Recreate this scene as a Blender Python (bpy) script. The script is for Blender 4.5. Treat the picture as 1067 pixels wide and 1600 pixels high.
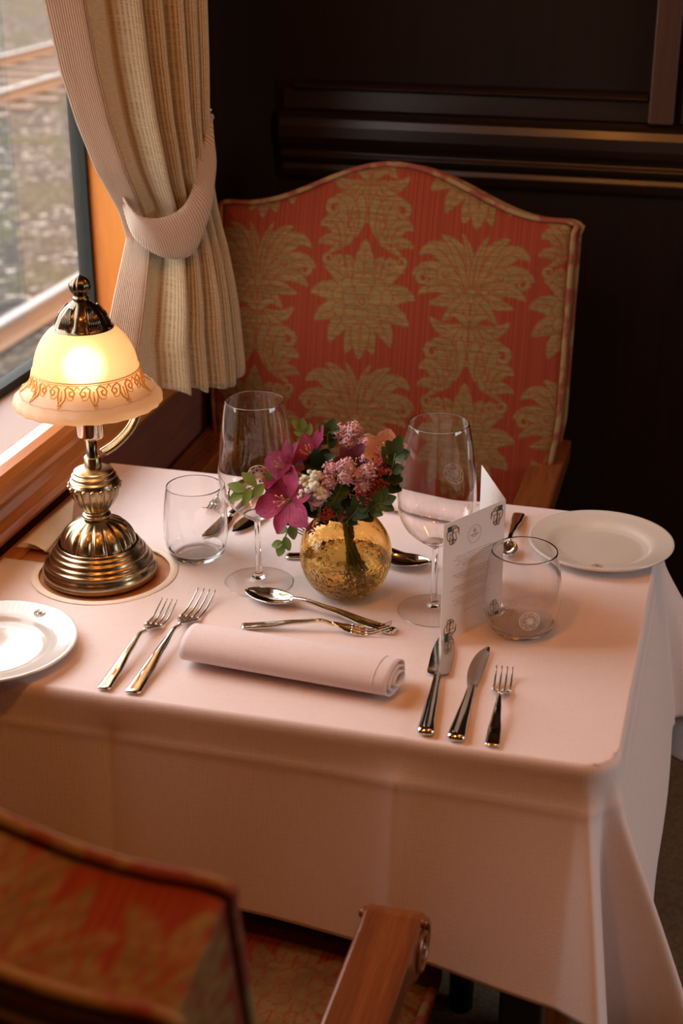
import bpy, bmesh, math, random
import numpy as np
from mathutils import Vector, Matrix
random.seed(7)
PI = math.pi
for o in list(bpy.data.objects): bpy.data.objects.remove(o)
sc = bpy.context.scene
C = sc.collection

# ------------------------------------------------------------ camera
F_PX, PITCH, YAW, CAM = 2320.0, math.radians(23.7), math.radians(15.3), Vector((0, 0, 1.49))
fw = Vector((-math.sin(YAW)*math.cos(PITCH), math.cos(YAW)*math.cos(PITCH), -math.sin(PITCH)))
rt = Vector((math.cos(YAW), math.sin(YAW), 0)); up = rt.cross(fw)
cd = bpy.data.cameras.new('camera'); cam = bpy.data.objects.new('camera', cd); C.objects.link(cam)
cam.location = CAM
cam.rotation_euler = Matrix((rt, up, -fw)).transposed().to_euler()
cd.sensor_fit = 'VERTICAL'; cd.sensor_height = 36; cd.sensor_width = 24
cd.lens = F_PX*36/1600
cd.dof.use_dof = True; cd.dof.focus_distance = 1.60; cd.dof.aperture_fstop = 6.3
cd.clip_start = .02; cd.clip_end = 300
sc.camera = cam
def ray(x, y): return fw + rt*((x-533.5)/F_PX) - up*((y-800)/F_PX)
def atz(x, y, z=.76):
    d = ray(x, y); return CAM + d*((z-CAM.z)/d.z)
def atx(x, y, X):
    d = ray(x, y); return CAM + d*((X-CAM.x)/d.x)
def aty(x, y, Y):
    d = ray(x, y); return CAM + d*((Y-CAM.y)/d.y)

# ------------------------------------------------------------ world, lights, exposure
sc.view_settings.view_transform = 'Standard'; sc.view_settings.look = 'None'
sc.view_settings.exposure = 0.0; sc.view_settings.gamma = 1; sc.view_settings.use_curve_mapping = False
w = bpy.data.worlds.new('overcast_sky'); sc.world = w; w.use_nodes = True
bg = w.node_tree.nodes['Background']
bg.inputs[0].default_value = (.93, .93, .95, 1); bg.inputs[1].default_value = 7.2
try:
    sc.cycles.max_bounces = 14; sc.cycles.transmission_bounces = 12; sc.cycles.transparent_max_bounces = 16
    sc.cycles.diffuse_bounces = 5; sc.cycles.use_denoising = True; sc.cycles.sample_clamp_indirect = 16; sc.cycles.use_adaptive_sampling = True; sc.cycles.adaptive_threshold = .03
except Exception: pass
def area(name, loc, rot, sx, sy, power, col, portal=False):
    l = bpy.data.lights.new(name, 'AREA'); l.shape = 'RECTANGLE'; l.size = sx; l.size_y = sy
    l.energy = power; l.color = col
    if portal: l.cycles.is_portal = True
    o = bpy.data.objects.new(name, l); C.objects.link(o); o.location = loc; o.rotation_euler = rot
    return o
def point(name, loc, power, col, rad=.03):
    l = bpy.data.lights.new(name, 'POINT'); l.energy = power; l.color = col; l.shadow_soft_size = rad
    o = bpy.data.objects.new(name, l); C.objects.link(o); o.location = loc; return o
WIN = (-.9, 1.06, 1.928, .875, 1.75)       # glass x, y0, y1, z0, z1 of the window beside the table
RWIN = (1.95, .7, 1.9, .95, 1.6)          # window across the aisle
area('window_portal', (-.93, (WIN[1]+WIN[2])/2, (WIN[3]+WIN[4])/2), (0, -PI/2, 0), WIN[4]-WIN[3], WIN[2]-WIN[1], 1, (1, 1, 1), True)
area('window_portal_aisle', (2.0, (RWIN[1]+RWIN[2])/2, (RWIN[3]+RWIN[4])/2), (0, PI/2, 0), RWIN[4]-RWIN[3], RWIN[2]-RWIN[1], 1, (1, 1, 1), True)
WARM = (1.0, .36, .07)
for i, (x, y, p) in enumerate([(.45, .6, 3.0), (.45, 1.6, 3.0), (-.05, .95, 6), (1.2, 1.0, 3), (1.2, 2.0, 1.5), (.3, -.7, 1.5), (.05, 1.45, 4.5), (-.42, .52, 12)]):
    point('ceiling_bulb', (x, y, 2.10), p, WARM, .05)

point('near_chair_fill', (-.62, .22, 1.62), 1.6, WARM, .05)  # unseen warm fill, added to brighten the near chair

# ------------------------------------------------------------ helpers
def lab(o, label=None, cat=None, group=None, kind=None):
    if label: o['label'] = label
    if cat: o['category'] = cat
    if group: o['group'] = group
    if kind: o['kind'] = kind
    return o
def thing(name, label, cat, loc=(0, 0, 0), rz=0, group=None):
    o = bpy.data.objects.new(name, None); C.objects.link(o); o.empty_display_size = .05
    o.location = loc; o.rotation_euler = (0, 0, rz)
    return lab(o, label, cat, group)
def link(name, me, mat=None, parent=None, smooth=True, kind=None):
    o = bpy.data.objects.new(name, me); C.objects.link(o)
    if mat:
        for m in (mat if isinstance(mat, (list, tuple)) else [mat]): me.materials.append(m)
    if smooth:
        me.polygons.foreach_set('use_smooth', [True]*len(me.polygons))
    if parent: o.parent = parent
    if kind: o['kind'] = kind
    return o
class MB:
    """vertex/face collector"""
    def __init__(s): s.v = []; s.f = []; s.uv = []
    def add(s, vs, fs, uvs=None):
        n = len(s.v); s.v += [tuple(p) for p in vs]; s.f += [tuple(i+n for i in f) for f in fs]
        s.uv += (uvs if uvs else [(0, 0)]*len(vs))
    def grid(s, nu, nv, fn, cu=False, cv=False, uvfn=None):
        vs = []; uvs = []
        for j in range(nv):
            for i in range(nu):
                a = i/(nu if cu else nu-1); b = j/(nv if cv else nv-1)
                vs.append(fn(a, b)); uvs.append(uvfn(a, b) if uvfn else (a, b))
        fs = []
        for j in range(nv if cv else nv-1):
            for i in range(nu if cu else nu-1):
                fs.append((j*nu+i, j*nu+(i+1) % nu, ((j+1) % nv)*nu+(i+1) % nu, ((j+1) % nv)*nu+i))
        s.add(vs, fs, uvs)
    def lathe(s, prof, n=48, c=(0, 0, 0), mod=None):
        def fn(a, b):
            k = min(int(b*(len(prof)-1)+.5), len(prof)-1); r, z = prof[k]; t = a*2*PI
            if mod: r, z = mod(r, z, t)
            return (c[0]+r*math.cos(t), c[1]+r*math.sin(t), c[2]+z)
        s.grid(n, len(prof), fn, cu=True)
    def tube(s, pts, rad, n=8, closed=False, cap=True, flat=1.0, upv=None):
        pts = [Vector(p) for p in pts]; N = len(pts)
        rad = rad if isinstance(rad, (list, tuple)) else [rad]*N
        ref = Vector(upv) if upv else None; vs = []; prev = None
        for i, p in enumerate(pts):
            if closed: d = pts[(i+1) % N]-pts[i-1]
            else: d = pts[min(i+1, N-1)]-pts[max(i-1, 0)]
            if d.length < 1e-9: d = Vector((0, 0, 1))
            d.normalize()
            if ref: a = ref-d*ref.dot(d)
            elif prev is not None: a = prev-d*prev.dot(d)
            else: a = d.orthogonal()
            if a.length < 1e-6: a = d.orthogonal()
            a.normalize(); prev = a; b = d.cross(a)
            for k in range(n):
                t = 2*PI*k/n; vs.append(p+a*(math.cos(t)*rad[i]*flat)+b*(math.sin(t)*rad[i]))
        fs = []
        for i in range(N if closed else N-1):
            for k in range(n):
                j = (i+1) % N; fs.append((i*n+k, i*n+(k+1) % n, j*n+(k+1) % n, j*n+k))
        if cap and not closed:
            fs.append(tuple(range(n-1, -1, -1))); fs.append(tuple((N-1)*n+k for k in range(n)))
        s.add(vs, fs)
    def box(s, x0, x1, y0, y1, z0, z1):
        v = [(x, y, z) for z in (z0, z1) for y in (y0, y1) for x in (x0, x1)]
        s.add(v, [(0, 2, 3, 1), (4, 5, 7, 6), (0, 1, 5, 4), (2, 6, 7, 3), (0, 4, 6, 2), (1, 3, 7, 5)])
    def ball(s, c, r, n=8, m=6, sc_=(1, 1, 1)):
        s.grid(n, m, lambda a, b: (c[0]+r*sc_[0]*math.sin(PI*(b*.98+.01))*math.cos(2*PI*a), c[1]+r*sc_[1]*math.sin(PI*(b*.98+.01))*math.sin(2*PI*a), c[2]+r*sc_[2]*math.cos(PI*(b*.98+.01))), cu=True)
    def prism(s, poly, axis, a0, a1):
        """extrude a closed 2D polygon along an axis; poly = the other two coords in order"""
        n = len(poly)
        def P(q, a):
            return {'x': (a, q[0], q[1]), 'y': (q[0], a, q[1]), 'z': (q[0], q[1], a)}[axis]
        vs = [P(q, a0) for q in poly]+[P(q, a1) for q in poly]
        fs = [(i, (i+1) % n, n+(i+1) % n, n+i) for i in range(n)]+[tuple(range(n-1, -1, -1)), tuple(range(n, 2*n))]
        s.add(vs, fs)
    def build(s, name, mat=None, parent=None, smooth=True, kind=None, bevel=0, fixn=True, uv=True, weld=False):
        me = bpy.data.meshes.new(name); me.from_pydata(s.v, [], s.f); me.update()
        if uv and len(s.v) < 200000:
            l = me.uv_layers.new(name='UVMap'); vi = np.zeros(len(me.loops), dtype=np.int32)
            me.loops.foreach_get('vertex_index', vi)
            l.data.foreach_set('uv', np.array(s.uv, dtype=np.float32)[vi].ravel())
        if fixn:
            bm = bmesh.new(); bm.from_mesh(me)
            if weld: bmesh.ops.remove_doubles(bm, verts=bm.verts, dist=1e-6)
            bmesh.ops.recalc_face_normals(bm, faces=bm.faces); bm.to_mesh(me); bm.free()
        o = link(name, me, mat, parent, smooth, kind)
        if bevel:
            b = o.modifiers.new('b', 'BEVEL'); b.width = bevel; b.segments = 3; b.limit_method = 'ANGLE'; b.angle_limit = .7
        return o
def interp(x, xs, ys): return float(np.interp(x, xs, ys))
def smoothprof(pts, n=60):
    """Catmull-Rom through (r, z) points"""
    P = [pts[0]]+list(pts)+[pts[-1]]; out = []
    m = len(pts)-1; per = max(2, n//m)
    for i in range(m):
        p0, p1, p2, p3 = P[i:i+4]
        for k in range(per):
            t = k/per
            out.append(tuple(.5*(2*b+(c-a)*t+(2*a-5*b+4*c-d)*t*t+(3*b-a-3*c+d)*t**3) for a, b, c, d in zip(p0, p1, p2, p3)))
    out.append(tuple(pts[-1])); return out
def copy_tree(o, parent=None):
    c = o.copy(); C.objects.link(c); c.parent = parent
    for ch in list(o.children): copy_tree(ch, c)
    return c

# ------------------------------------------------------------ materials
def mat(name, col=(.5, .5, .5), rough=.5, metal=0, **kw):
    m = bpy.data.materials.new(name); m.use_nodes = True
    b = m.node_tree.nodes['Principled BSDF']
    b.inputs['Base Color'].default_value = (*col, 1); b.inputs['Roughness'].default_value = rough
    b.inputs['Metallic'].default_value = metal
    for k, v in kw.items(): b.inputs[k.replace('_', ' ')].default_value = v
    return m
class NT:
    def __init__(s, m): s.t = m.node_tree; s.b = s.t.nodes.get('Principled BSDF')
    def n(s, typ, **kw):
        q = s.t.nodes.new('ShaderNode'+typ)
        for k, v in kw.items():
            if hasattr(q, k): setattr(q, k, v)
            else: q.inputs[k.replace('_', ' ')].default_value = v
        return q
    def l(s, a, b): s.t.links.new(a, b)
    def coords(s, scale=(1, 1, 1), kind='Object', rot=(0, 0, 0)):
        tc = s.n('TexCoord'); mp = s.n('Mapping'); mp.inputs['Scale'].default_value = scale; mp.inputs['Rotation'].default_value = rot
        s.l(tc.outputs[kind], mp.inputs['Vector']); return mp.outputs['Vector']
    def noise(s, vec, scale, detail=3, rough=.55):
        q = s.n('TexNoise'); q.inputs['Scale'].default_value = scale; q.inputs['Detail'].default_value = detail; q.inputs['Roughness'].default_value = rough
        s.l(vec, q.inputs['Vector']); return q.outputs['Fac']
    def ramp(s, fac, stops):
        q = s.n('ValToRGB'); e = q.color_ramp.elements
        while len(e) < len(stops): e.new(.5)
        for el, (p, c) in zip(e, stops): el.position = p; el.color = (*c, 1)
        s.l(fac, q.inputs['Fac']); return q.outputs['Color']
    def mix(s, fac, a, b, mode='MIX'):
        q = s.n('Mix', data_type='RGBA', blend_type=mode)
        for i, v in ((0, fac), (6, a), (7, b)):
            if isinstance(v, (int, float)): q.inputs[i].default_value = v
            elif isinstance(v, tuple): q.inputs[i].default_value = (*v, 1)
            else: s.l(v, q.inputs[i])
        return q.outputs[2]
    def math(s, op, a, b=None):
        q = s.n('Math', operation=op)
        for i, v in ((0, a), (1, b)):
            if v is None: continue
            if isinstance(v, (int, float)): q.inputs[i].default_value = v
            else: s.l(v, q.inputs[i])
        return q.outputs[0]
    def bump(s, h, strength=.3, dist=.001, target=None):
        q = s.n('Bump'); q.inputs['Strength'].default_value = strength; q.inputs['Distance'].default_value = dist
        s.l(h, q.inputs['Height']); s.l(q.outputs['Normal'], (target or s.b).inputs['Normal']); return q
    def color(s, c): s.l(c, s.b.inputs['Base Color'])

def wood(name, c1, c2, rough=.3, grain=(1, 40, 40), scale=4, coat=.3, rot=(0, 0, 0)):
    m = mat(name, c1, rough, Coat_Weight=coat, Coat_Roughness=.15); t = NT(m)
    v = t.coords(grain, rot=rot); n1 = t.noise(v, scale, 6, .6); n2 = t.noise(v, scale*6, 3)
    f = t.math('ADD', t.math('MULTIPLY', n1, .7), t.math('MULTIPLY', n2, .3))
    t.color(t.ramp(f, [(.35, c1), (.65, c2)])); t.bump(n2, .12, .0004); return m
M = {}
M['amber_wood'] = wood('amber_wood', (.55, .15, .010), (.68, .23, .02), .45, (6, 6, 1), 3)
M['sill_wood'] = wood('sill_wood', (.36, .11, .022), (.56, .20, .05), .28, (30, 1, 30), 3)
M['wall_wood'] = wood('wall_wood', (.13, .045, .03), (.18, .065, .042), .45, (30, 1, 30), 3, .15)
M['dark_wood'] = wood('dark_wood', (.012, .005, .0025), (.022, .009, .004), .30, (1, 30, 30), 3, .08)
M['dark_wood_v'] = wood('dark_wood_upright', (.010, .0045, .002), (.017, .0075, .003), .65, (30, 30, 1), 3, .0); M['dark_wood_v'].node_tree.nodes['Principled BSDF'].inputs['Specular IOR Level'].default_value = .15
M['chair_wood'] = wood('chair_wood', (.13, .034, .008), (.23, .066, .016), .25, (40, 2, 40), 3, .5)
M['table_wood'] = wood('table_wood', (.42, .17, .06), (.56, .25, .10), .35, (3, 26, 26), 3, .3)
M['black_wood'] = mat('blackened_wood', (.015, .012, .010), .4)
M['sill_top'] = mat('pale_sill', (.33, .225, .185), .55, Specular_IOR_Level=.2)
M['frame_black'] = mat('dark_window_gasket', (.022, .024, .020), .7, Specular_IOR_Level=.2)
# linen
def linen(name, col, s=900, bump=.35):
    m = mat(name, col, .85, Sheen_Weight=.25, Sheen_Roughness=.5); t = NT(m)
    a = t.noise(t.coords((1, .06, .06)), s, 2); b = t.noise(t.coords((.06, 1, 1)), s, 2)
    f = t.math('ADD', a, b); big = t.noise(t.coords(), 14, 3)
    c = t.mix(t.ramp(f, [(.75, (0, 0, 0)), (1.25, (1, 1, 1))]), tuple(x*.96 for x in col), tuple(min(1, x*1.02) for x in col))
    t.color(c); t.bump(t.math('ADD', f, t.math('MULTIPLY', big, 1.5)), bump, .0006); return m
M['linen'] = linen('pinkish_white_linen', (.78, .66, .64))
M['napkin'] = linen('napkin_linen', (.74, .62, .61))
M['hem'] = linen('cream_hem_tape', (.80, .70, .56))
# damask
def damask(name='damask_upholstery'):
    m = mat(name, (.4, .1, .05), .85, Specular_IOR_Level=.2); t = NT(m)
    at = t.n('Attribute'); at.attribute_name = 'pattern'
    v = t.coords(); vs = t.coords((1, 0, 0)); vh = t.coords((.05, .05, 1))
    stripe = t.noise(vs, 330, 1); weave = t.noise(vh, 480, 2); fine = t.noise(v, 900, 2)
    red = t.mix(t.ramp(stripe, [(.4, (0, 0, 0)), (.6, (1, 1, 1))]), (.165, .022, .007), (.24, .038, .012))
    gold = t.mix(t.ramp(weave, [(.35, (0, 0, 0)), (.65, (1, 1, 1))]), (.145, .082, .025), (.225, .138, .046))
    c = t.mix(at.outputs['Fac'], red, gold); t.color(c)
    h = t.math('ADD', t.math('MULTIPLY', at.outputs['Fac'], 1.0), t.math('MULTIPLY', t.math('ADD', weave, fine), .5))
    t.bump(h, .5, .0012); return m
M['damask'] = damask()
M['piping'] = mat('gold_red_cord', (.4, .2, .07), .8); _t = NT(M['piping'])
_t.color(_t.ramp(_t.noise(_t.coords((1, 1, 1)), 30, 3), [(.46, (.20, .032, .012)), (.55, (.24, .135, .045))])); _t.bump(_t.noise(_t.coords(), 500, 2), .4, .001)
M['backing'] = mat('shaded_back_fabric', (.055, .022, .012), .85)  # dark tone holds the shade on the rear of the backrest
M['brass'] = mat('antique_brass', (.42, .32, .18), .24, 1); _t = NT(M['brass'])
_t.color(_t.ramp(_t.noise(_t.coords(), 40, 4), [(.3, (.31, .235, .14)), (.7, (.50, .39, .235))]))
M['bronze'] = mat('dark_bronze', (.16, .12, .08), .22, 1)
M['chrome'] = mat('pale_chrome', (.80, .72, .60), .10, 1)
M['silver'] = mat('polished_cutlery_steel', (.72, .67, .60), .10, 1)
M['china'] = mat('white_china', (.70, .67, .62), .18, Coat_Weight=.5, Coat_Roughness=.05)
M['china_mark'] = mat('grey_blue_china_print', (.22, .24, .26), .3)
M['china_gold'] = mat('gold_china_print', (.50, .42, .26), .3)
def glassm(name, col=(1, 1, 1), rough=0, ior=1.45):
    m = bpy.data.materials.new(name); m.use_nodes = True; t = m.node_tree; t.nodes.clear()
    o = t.nodes.new('ShaderNodeOutputMaterial'); g = t.nodes.new('ShaderNodeBsdfGlass')
    g.inputs['Color'].default_value = (*col, 1); g.inputs['Roughness'].default_value = rough; g.inputs['IOR'].default_value = ior
    t.links.new(g.outputs[0], o.inputs[0]); return m
def thinglass(name, col=(1, 1, 1), ior=1.5, extra=0.0):
    """thin pane: transparent with fresnel reflection"""
    m = bpy.data.materials.new(name); m.use_nodes = True; t = m.node_tree; t.nodes.clear()
    o = t.nodes.new('ShaderNodeOutputMaterial'); tr = t.nodes.new('ShaderNodeBsdfTransparent'); gl = t.nodes.new('ShaderNodeBsdfGlossy')
    mx = t.nodes.new('ShaderNodeMixShader'); fr = t.nodes.new('ShaderNodeLayerWeight'); fr.inputs[0].default_value = .5; pw = t.nodes.new('ShaderNodeMath'); pw.operation = 'POWER'; pw.inputs[1].default_value = 5; ad = t.nodes.new('ShaderNodeMath')
    ad.operation = 'ADD'; ad.inputs[1].default_value = .04+extra
    tr.inputs[0].default_value = (*col, 1); gl.inputs['Roughness'].default_value = .01
    t.links.new(fr.outputs['Facing'], pw.inputs[0]); t.links.new(pw.outputs[0], ad.inputs[0]); t.links.new(ad.outputs[0], mx.inputs[0]); t.links.new(tr.outputs[0], mx.inputs[1]); t.links.new(gl.outputs[0], mx.inputs[2]); t.links.new(mx.outputs[0], o.inputs[0]); return m
M['glass'] = glassm('clear_glass', (.99, .985, .98))
def softglass(name, f):
    m = glassm(name, (.99, .985, .98)); t = m.node_tree; g = [n for n in t.nodes if n.type == 'BSDF_GLASS'][0]; o = [n for n in t.nodes if n.type == 'OUTPUT_MATERIAL'][0]
    mx = t.nodes.new('ShaderNodeMixShader'); tr = t.nodes.new('ShaderNodeBsdfTransparent'); mx.inputs[0].default_value = f
    t.links.new(g.outputs[0], mx.inputs[1]); t.links.new(tr.outputs[0], mx.inputs[2]); t.links.new(mx.outputs[0], o.inputs[0]); return m
M['glass_foot'] = softglass('clear_foot_glass', .7); M['glass_tumbler'] = M['glass']
M['thin_glass'] = thinglass('thin_foot_glass', (.985, .98, .975), 1.5, .02)
M['pane'] = thinglass('window_glass', (.96, .97, .97))
M['etch'] = mat('frosted_etching', (.85, .80, .76), .6)
M['water'] = glassm('water', (1, .98, .93), 0, 1.33)
M['amber_glass'] = glassm('amber_crackle_glass', (.985, .865, .62), 0, 1.45)
_nt = M['amber_glass'].node_tree; _g = [n for n in _nt.nodes if n.type == 'BSDF_GLASS'][0]
_tc = _nt.nodes.new('ShaderNodeTexCoord'); _vo = _nt.nodes.new('ShaderNodeTexVoronoi'); _vo.feature = 'DISTANCE_TO_EDGE'; _vo.inputs['Scale'].default_value = 190
_sx = _nt.nodes.new('ShaderNodeSeparateXYZ'); _mr = _nt.nodes.new('ShaderNodeMapRange'); _mu = _nt.nodes.new('ShaderNodeMath'); _mu.operation = 'MULTIPLY'
_mr.inputs[1].default_value = .040; _mr.inputs[2].default_value = .052; _mr.inputs[3].default_value = 1; _mr.inputs[4].default_value = .06
_no = _nt.nodes.new('ShaderNodeTexNoise'); _no.inputs['Scale'].default_value = 160; _ad = _nt.nodes.new('ShaderNodeMath'); _ad.operation = 'ADD'
_bu = _nt.nodes.new('ShaderNodeBump'); _bu.inputs['Strength'].default_value = .9; _bu.inputs['Distance'].default_value = .0022
for a, b in ((_tc.outputs['Object'], _vo.inputs['Vector']), (_tc.outputs['Object'], _no.inputs['Vector']), (_tc.outputs['Object'], _sx.inputs[0]), (_sx.outputs['Z'], _mr.inputs[0]),
             (_vo.outputs['Distance'], _ad.inputs[0]), (_no.outputs['Fac'], _ad.inputs[1]), (_ad.outputs[0], _mu.inputs[0]), (_mr.outputs[0], _mu.inputs[1]), (_mu.outputs[0], _bu.inputs['Height']), (_bu.outputs[0], _g.inputs['Normal'])):
    _nt.links.new(a, b)
M['paper'] = mat('menu_card_paper', (.80, .72, .68), .6)
M['ink'] = mat('brown_menu_ink', (.30, .20, .14), .7)
M['gold_ink'] = mat('gold_menu_print', (.26, .14, .02), .5)
M['blue_ink'] = mat('dark_blue_menu_print', (.02, .07, .10), .6)

def shade_mat():
    m = bpy.data.materials.new('frosted_shade_glass'); m.use_nodes = True; t = m.node_tree; t.nodes.clear()
    o = t.nodes.new('ShaderNodeOutputMaterial'); tr = t.nodes.new('ShaderNodeBsdfTranslucent'); p = t.nodes.new('ShaderNodeBsdfPrincipled'); mx = t.nodes.new('ShaderNodeMixShader')
    tr.inputs[0].default_value = (.90, .72, .52, 1); p.inputs['Base Color'].default_value = (.82, .68, .54, 1); p.inputs['Roughness'].default_value = .4
    mx.inputs[0].default_value = .42
    g = t.nodes.new('ShaderNodeBsdfGlass'); g.inputs['Color'].default_value = (1, .85, .68, 1); g.inputs['Roughness'].default_value = .44; g.inputs['IOR'].default_value = 1.3; m2 = t.nodes.new('ShaderNodeMixShader'); m2.inputs[0].default_value = .5
    t.links.new(tr.outputs[0], mx.inputs[1]); t.links.new(p.outputs[0], mx.inputs[2]); t.links.new(mx.outputs[0], m2.inputs[1]); t.links.new(g.outputs[0], m2.inputs[2]); t.links.new(m2.outputs[0], o.inputs[0]); return m
M['shade'] = shade_mat()
M['shade_gold'] = mat('gold_shade_decoration', (.75, .36, .06), .4)
def emis(name, col, s):
    m = bpy.data.materials.new(name); m.use_nodes = True; t = m.node_tree; t.nodes.clear()
    o = t.nodes.new('ShaderNodeOutputMaterial'); e = t.nodes.new('ShaderNodeEmission'); e.inputs[0].default_value = (*col, 1); e.inputs[1].default_value = s
    t.links.new(e.outputs[0], o.inputs[0]); return m
M['bulb'] = emis('lit_bulb', (1, .74, .46), 14)

def carpet():
    m = mat('loop_carpet', (.24, .17, .10), .95); t = NT(m); v = t.coords()
    vo = t.n('TexVoronoi'); vo.inputs['Scale'].default_value = 130; t.l(v, vo.inputs['Vector'])
    n = t.noise(v, 30, 4)
    t.color(t.mix(n, t.ramp(vo.outputs['Distance'], [(0, (.30, .215, .125)), (.8, (.12, .085, .05))]), (.20, .14, .085)))
    t.bump(vo.outputs['Distance'], -1, .006); return m
M['carpet'] = carpet()
def gravel():
    m = mat('track_ballast', (.2, .18, .16), .9, Specular_IOR_Level=.1); t = NT(m); v = t.coords()
    vo = t.n('TexVoronoi'); vo.inputs['Scale'].default_value = 16; vo.inputs['Randomness'].default_value = 1; t.l(v, vo.inputs['Vector'])
    ve = t.n('TexVoronoi'); ve.feature = 'DISTANCE_TO_EDGE'; ve.inputs['Scale'].default_value = 16; t.l(v, ve.inputs['Vector'])
    big = t.noise(v, 1.1, 3); sep = t.n('SeparateColor'); t.l(vo.outputs['Color'], sep.inputs[0])
    st = t.ramp(sep.outputs[0], [(.0, (.020, .016, .013)), (.5, (.050, .040, .032)), (.85, (.095, .078, .060)), (1, (.30, .25, .20))])
    gr = t.mix(t.ramp(big, [(.48, (0, 0, 0)), (.62, (1, 1, 1))]), st, (.055, .050, .022))
    t.color(t.mix(t.ramp(ve.outputs['Distance'], [(0, (0, 0, 0)), (.12, (1, 1, 1))]), (.018, .015, .013), gr))
    t.bump(ve.outputs['Distance'], 1, .05); return m
M['gravel'] = gravel()
M['rail_steel'] = mat('worn_rail_steel', (.16, .13, .11), .5, .2)
M['rail_rust'] = mat('rusty_rail_web', (.16, .075, .035), .8)
M['sleeper'] = wood('weathered_sleeper', (.07, .045, .03), (.12, .07, .045), .9, (2, 20, 20), 3, 0)
# curtain cloth: ribbed weave, pink leading band by UV.x
def curtain_mat(name, band=True):
    m = mat(name, (.5, .4, .25), .75, Sheen_Weight=.4); t = NT(m)
    uv = t.coords((1, 1, 1), 'UV'); sx = t.n('SeparateXYZ'); t.l(uv, sx.inputs[0])
    wv = t.n('TexWave'); wv.inputs['Scale'].default_value = 30 if band else 10; wv.inputs['Distortion'].default_value = .6; wv.inputs['Detail'].default_value = 2; t.l(uv, wv.inputs['Vector'])
    n = t.noise(t.coords((3, 40, 1), 'UV'), 8, 4)
    rib = t.ramp(wv.outputs['Fac'], [(.3, (0, 0, 0)), (.7, (1, 1, 1))])
    beige = t.mix(rib, (.26, .18, .085), (.46, .35, .20)); beige = t.mix(t.ramp(n, [(.4, (0, 0, 0)), (.7, (1, 1, 1))]), beige, (.48, .38, .23))
    pink = t.mix(rib, (.31, .19, .115), (.58, .45, .33)); pink = t.mix(t.math('MULTIPLY', t.ramp(n, [(.45, (0, 0, 0)), (.7, (1, 1, 1))]), .4), pink, (.52, .36, .26))
    if band:
        f = t.math('LESS_THAN', sx.outputs['X'], .17); t.color(t.mix(f, beige, pink))
    else: t.color(pink)
    t.bump(t.math('ADD', wv.outputs['Fac'], n), .5, .0015); return m
M['curtain'] = curtain_mat('ribbed_curtain_fabric'); M['tieback'] = curtain_mat('pink_ribbed_tieback_fabric', False)
M['seam'] = mat('curtain_seam', (.25, .13, .07), .8)

# ------------------------------------------------------------ structure
XW = -.80                                   # inner face of the window wall
def struct(name, mb, m, smooth=False, bevel=0, parent=None):
    return mb.build(name, m, parent, smooth, 'structure' if parent is None else None, bevel)
b = MB(); b.box(-.912, 2.15, -1.4, 2.6, -.05, 0); struct('floor', b, M['carpet'])
b = MB(); b.box(-.912, 2.15, -1.4, 2.6, 2.2, 2.25); struct('ceiling', b, mat('brown_ceiling', (.12, .07, .035), .7))
gx, y0, y1, z0, z1 = WIN
b = MB()                                    # window wall with its opening
b.box(-.912, XW, -1.4, y0, 0, 2.2); b.box(-.912, XW, y1, 2.5, 0, 2.2)
b.box(-.912, XW, y0, y1, 0, .84); b.box(-.912, XW, y0, y1, z1, 2.2)
struct('wall_left', b, M['dark_wood_v'])
b = MB(); b.box(XW, XW+.003, -1.4, 2.45, 0, .775); struct('trim_5', b, M['wall_wood'])
rx, ry0, ry1, rz0, rz1 = RWIN
b = MB(); b.box(1.95, 2.05, -1.4, ry0, 0, 2.2); b.box(1.95, 2.05, ry1, 2.5, 0, 2.2); b.box(1.95, 2.05, ry0, ry1, 0, rz0); b.box(1.95, 2.05, ry0, ry1, rz1, 2.2)
struct('wall_right', b, M['dark_wood_v'])
b = MB(); b.box(-.912, 2.05, -1.45, -1.4, 0, 2.2); struct('wall_front', b, M['dark_wood_v'])
b = MB(); b.box(-.912, 2.05, 2.5, 2.56, 0, 2.2); struct('wall_back', b, M['dark_wood_v'])
# back wall: moulded rail, recessed panel frame and door post
b = MB()
pr = [(2.5, .985), (2.487, .985), (2.482, .992), (2.478, 1.002), (2.482, 1.012), (2.474, 1.018), (2.468, 1.026), (2.474, 1.034), (2.470, 1.040), (2.462, 1.048),
      (2.458, 1.060), (2.458, 1.078), (2.462, 1.090), (2.470, 1.096), (2.484, 1.100), (2.5, 1.102)]
b.prism(pr, 'x', -.785, 1.95); struct('trim_1', b, M['dark_wood'], bevel=.002)
b = MB(); b.box(-.785, -.14, 2.488, 2.5, 1.102, 1.135); b.prism([(2.5, 1.135), (2.478, 1.135), (2.472, 1.140), (2.478, 1.147), (2.5, 1.150)], 'x', -.76, -.17)
struct('trim_2', b, M['dark_wood'], bevel=.0015)
b = MB(); b.box(-.168, -.128, 2.470, 2.5, 1.102, 2.2); struct('trim_3', b, wood('door_post_wood', (.04, .015, .007), (.07, .026, .012), .4, (30, 30, 1), 3, .2), bevel=.003)
b = MB(); b.box(-.118, -.07, 2.480, 2.5, 1.102, 2.2); struct('trim_4', b, M['dark_wood_v'], bevel=.003)
b = MB(); b.box(-.8, 1.95, 2.485, 2.5, 0, .1); struct('baseboard_back', b, M['dark_wood'])
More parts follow.
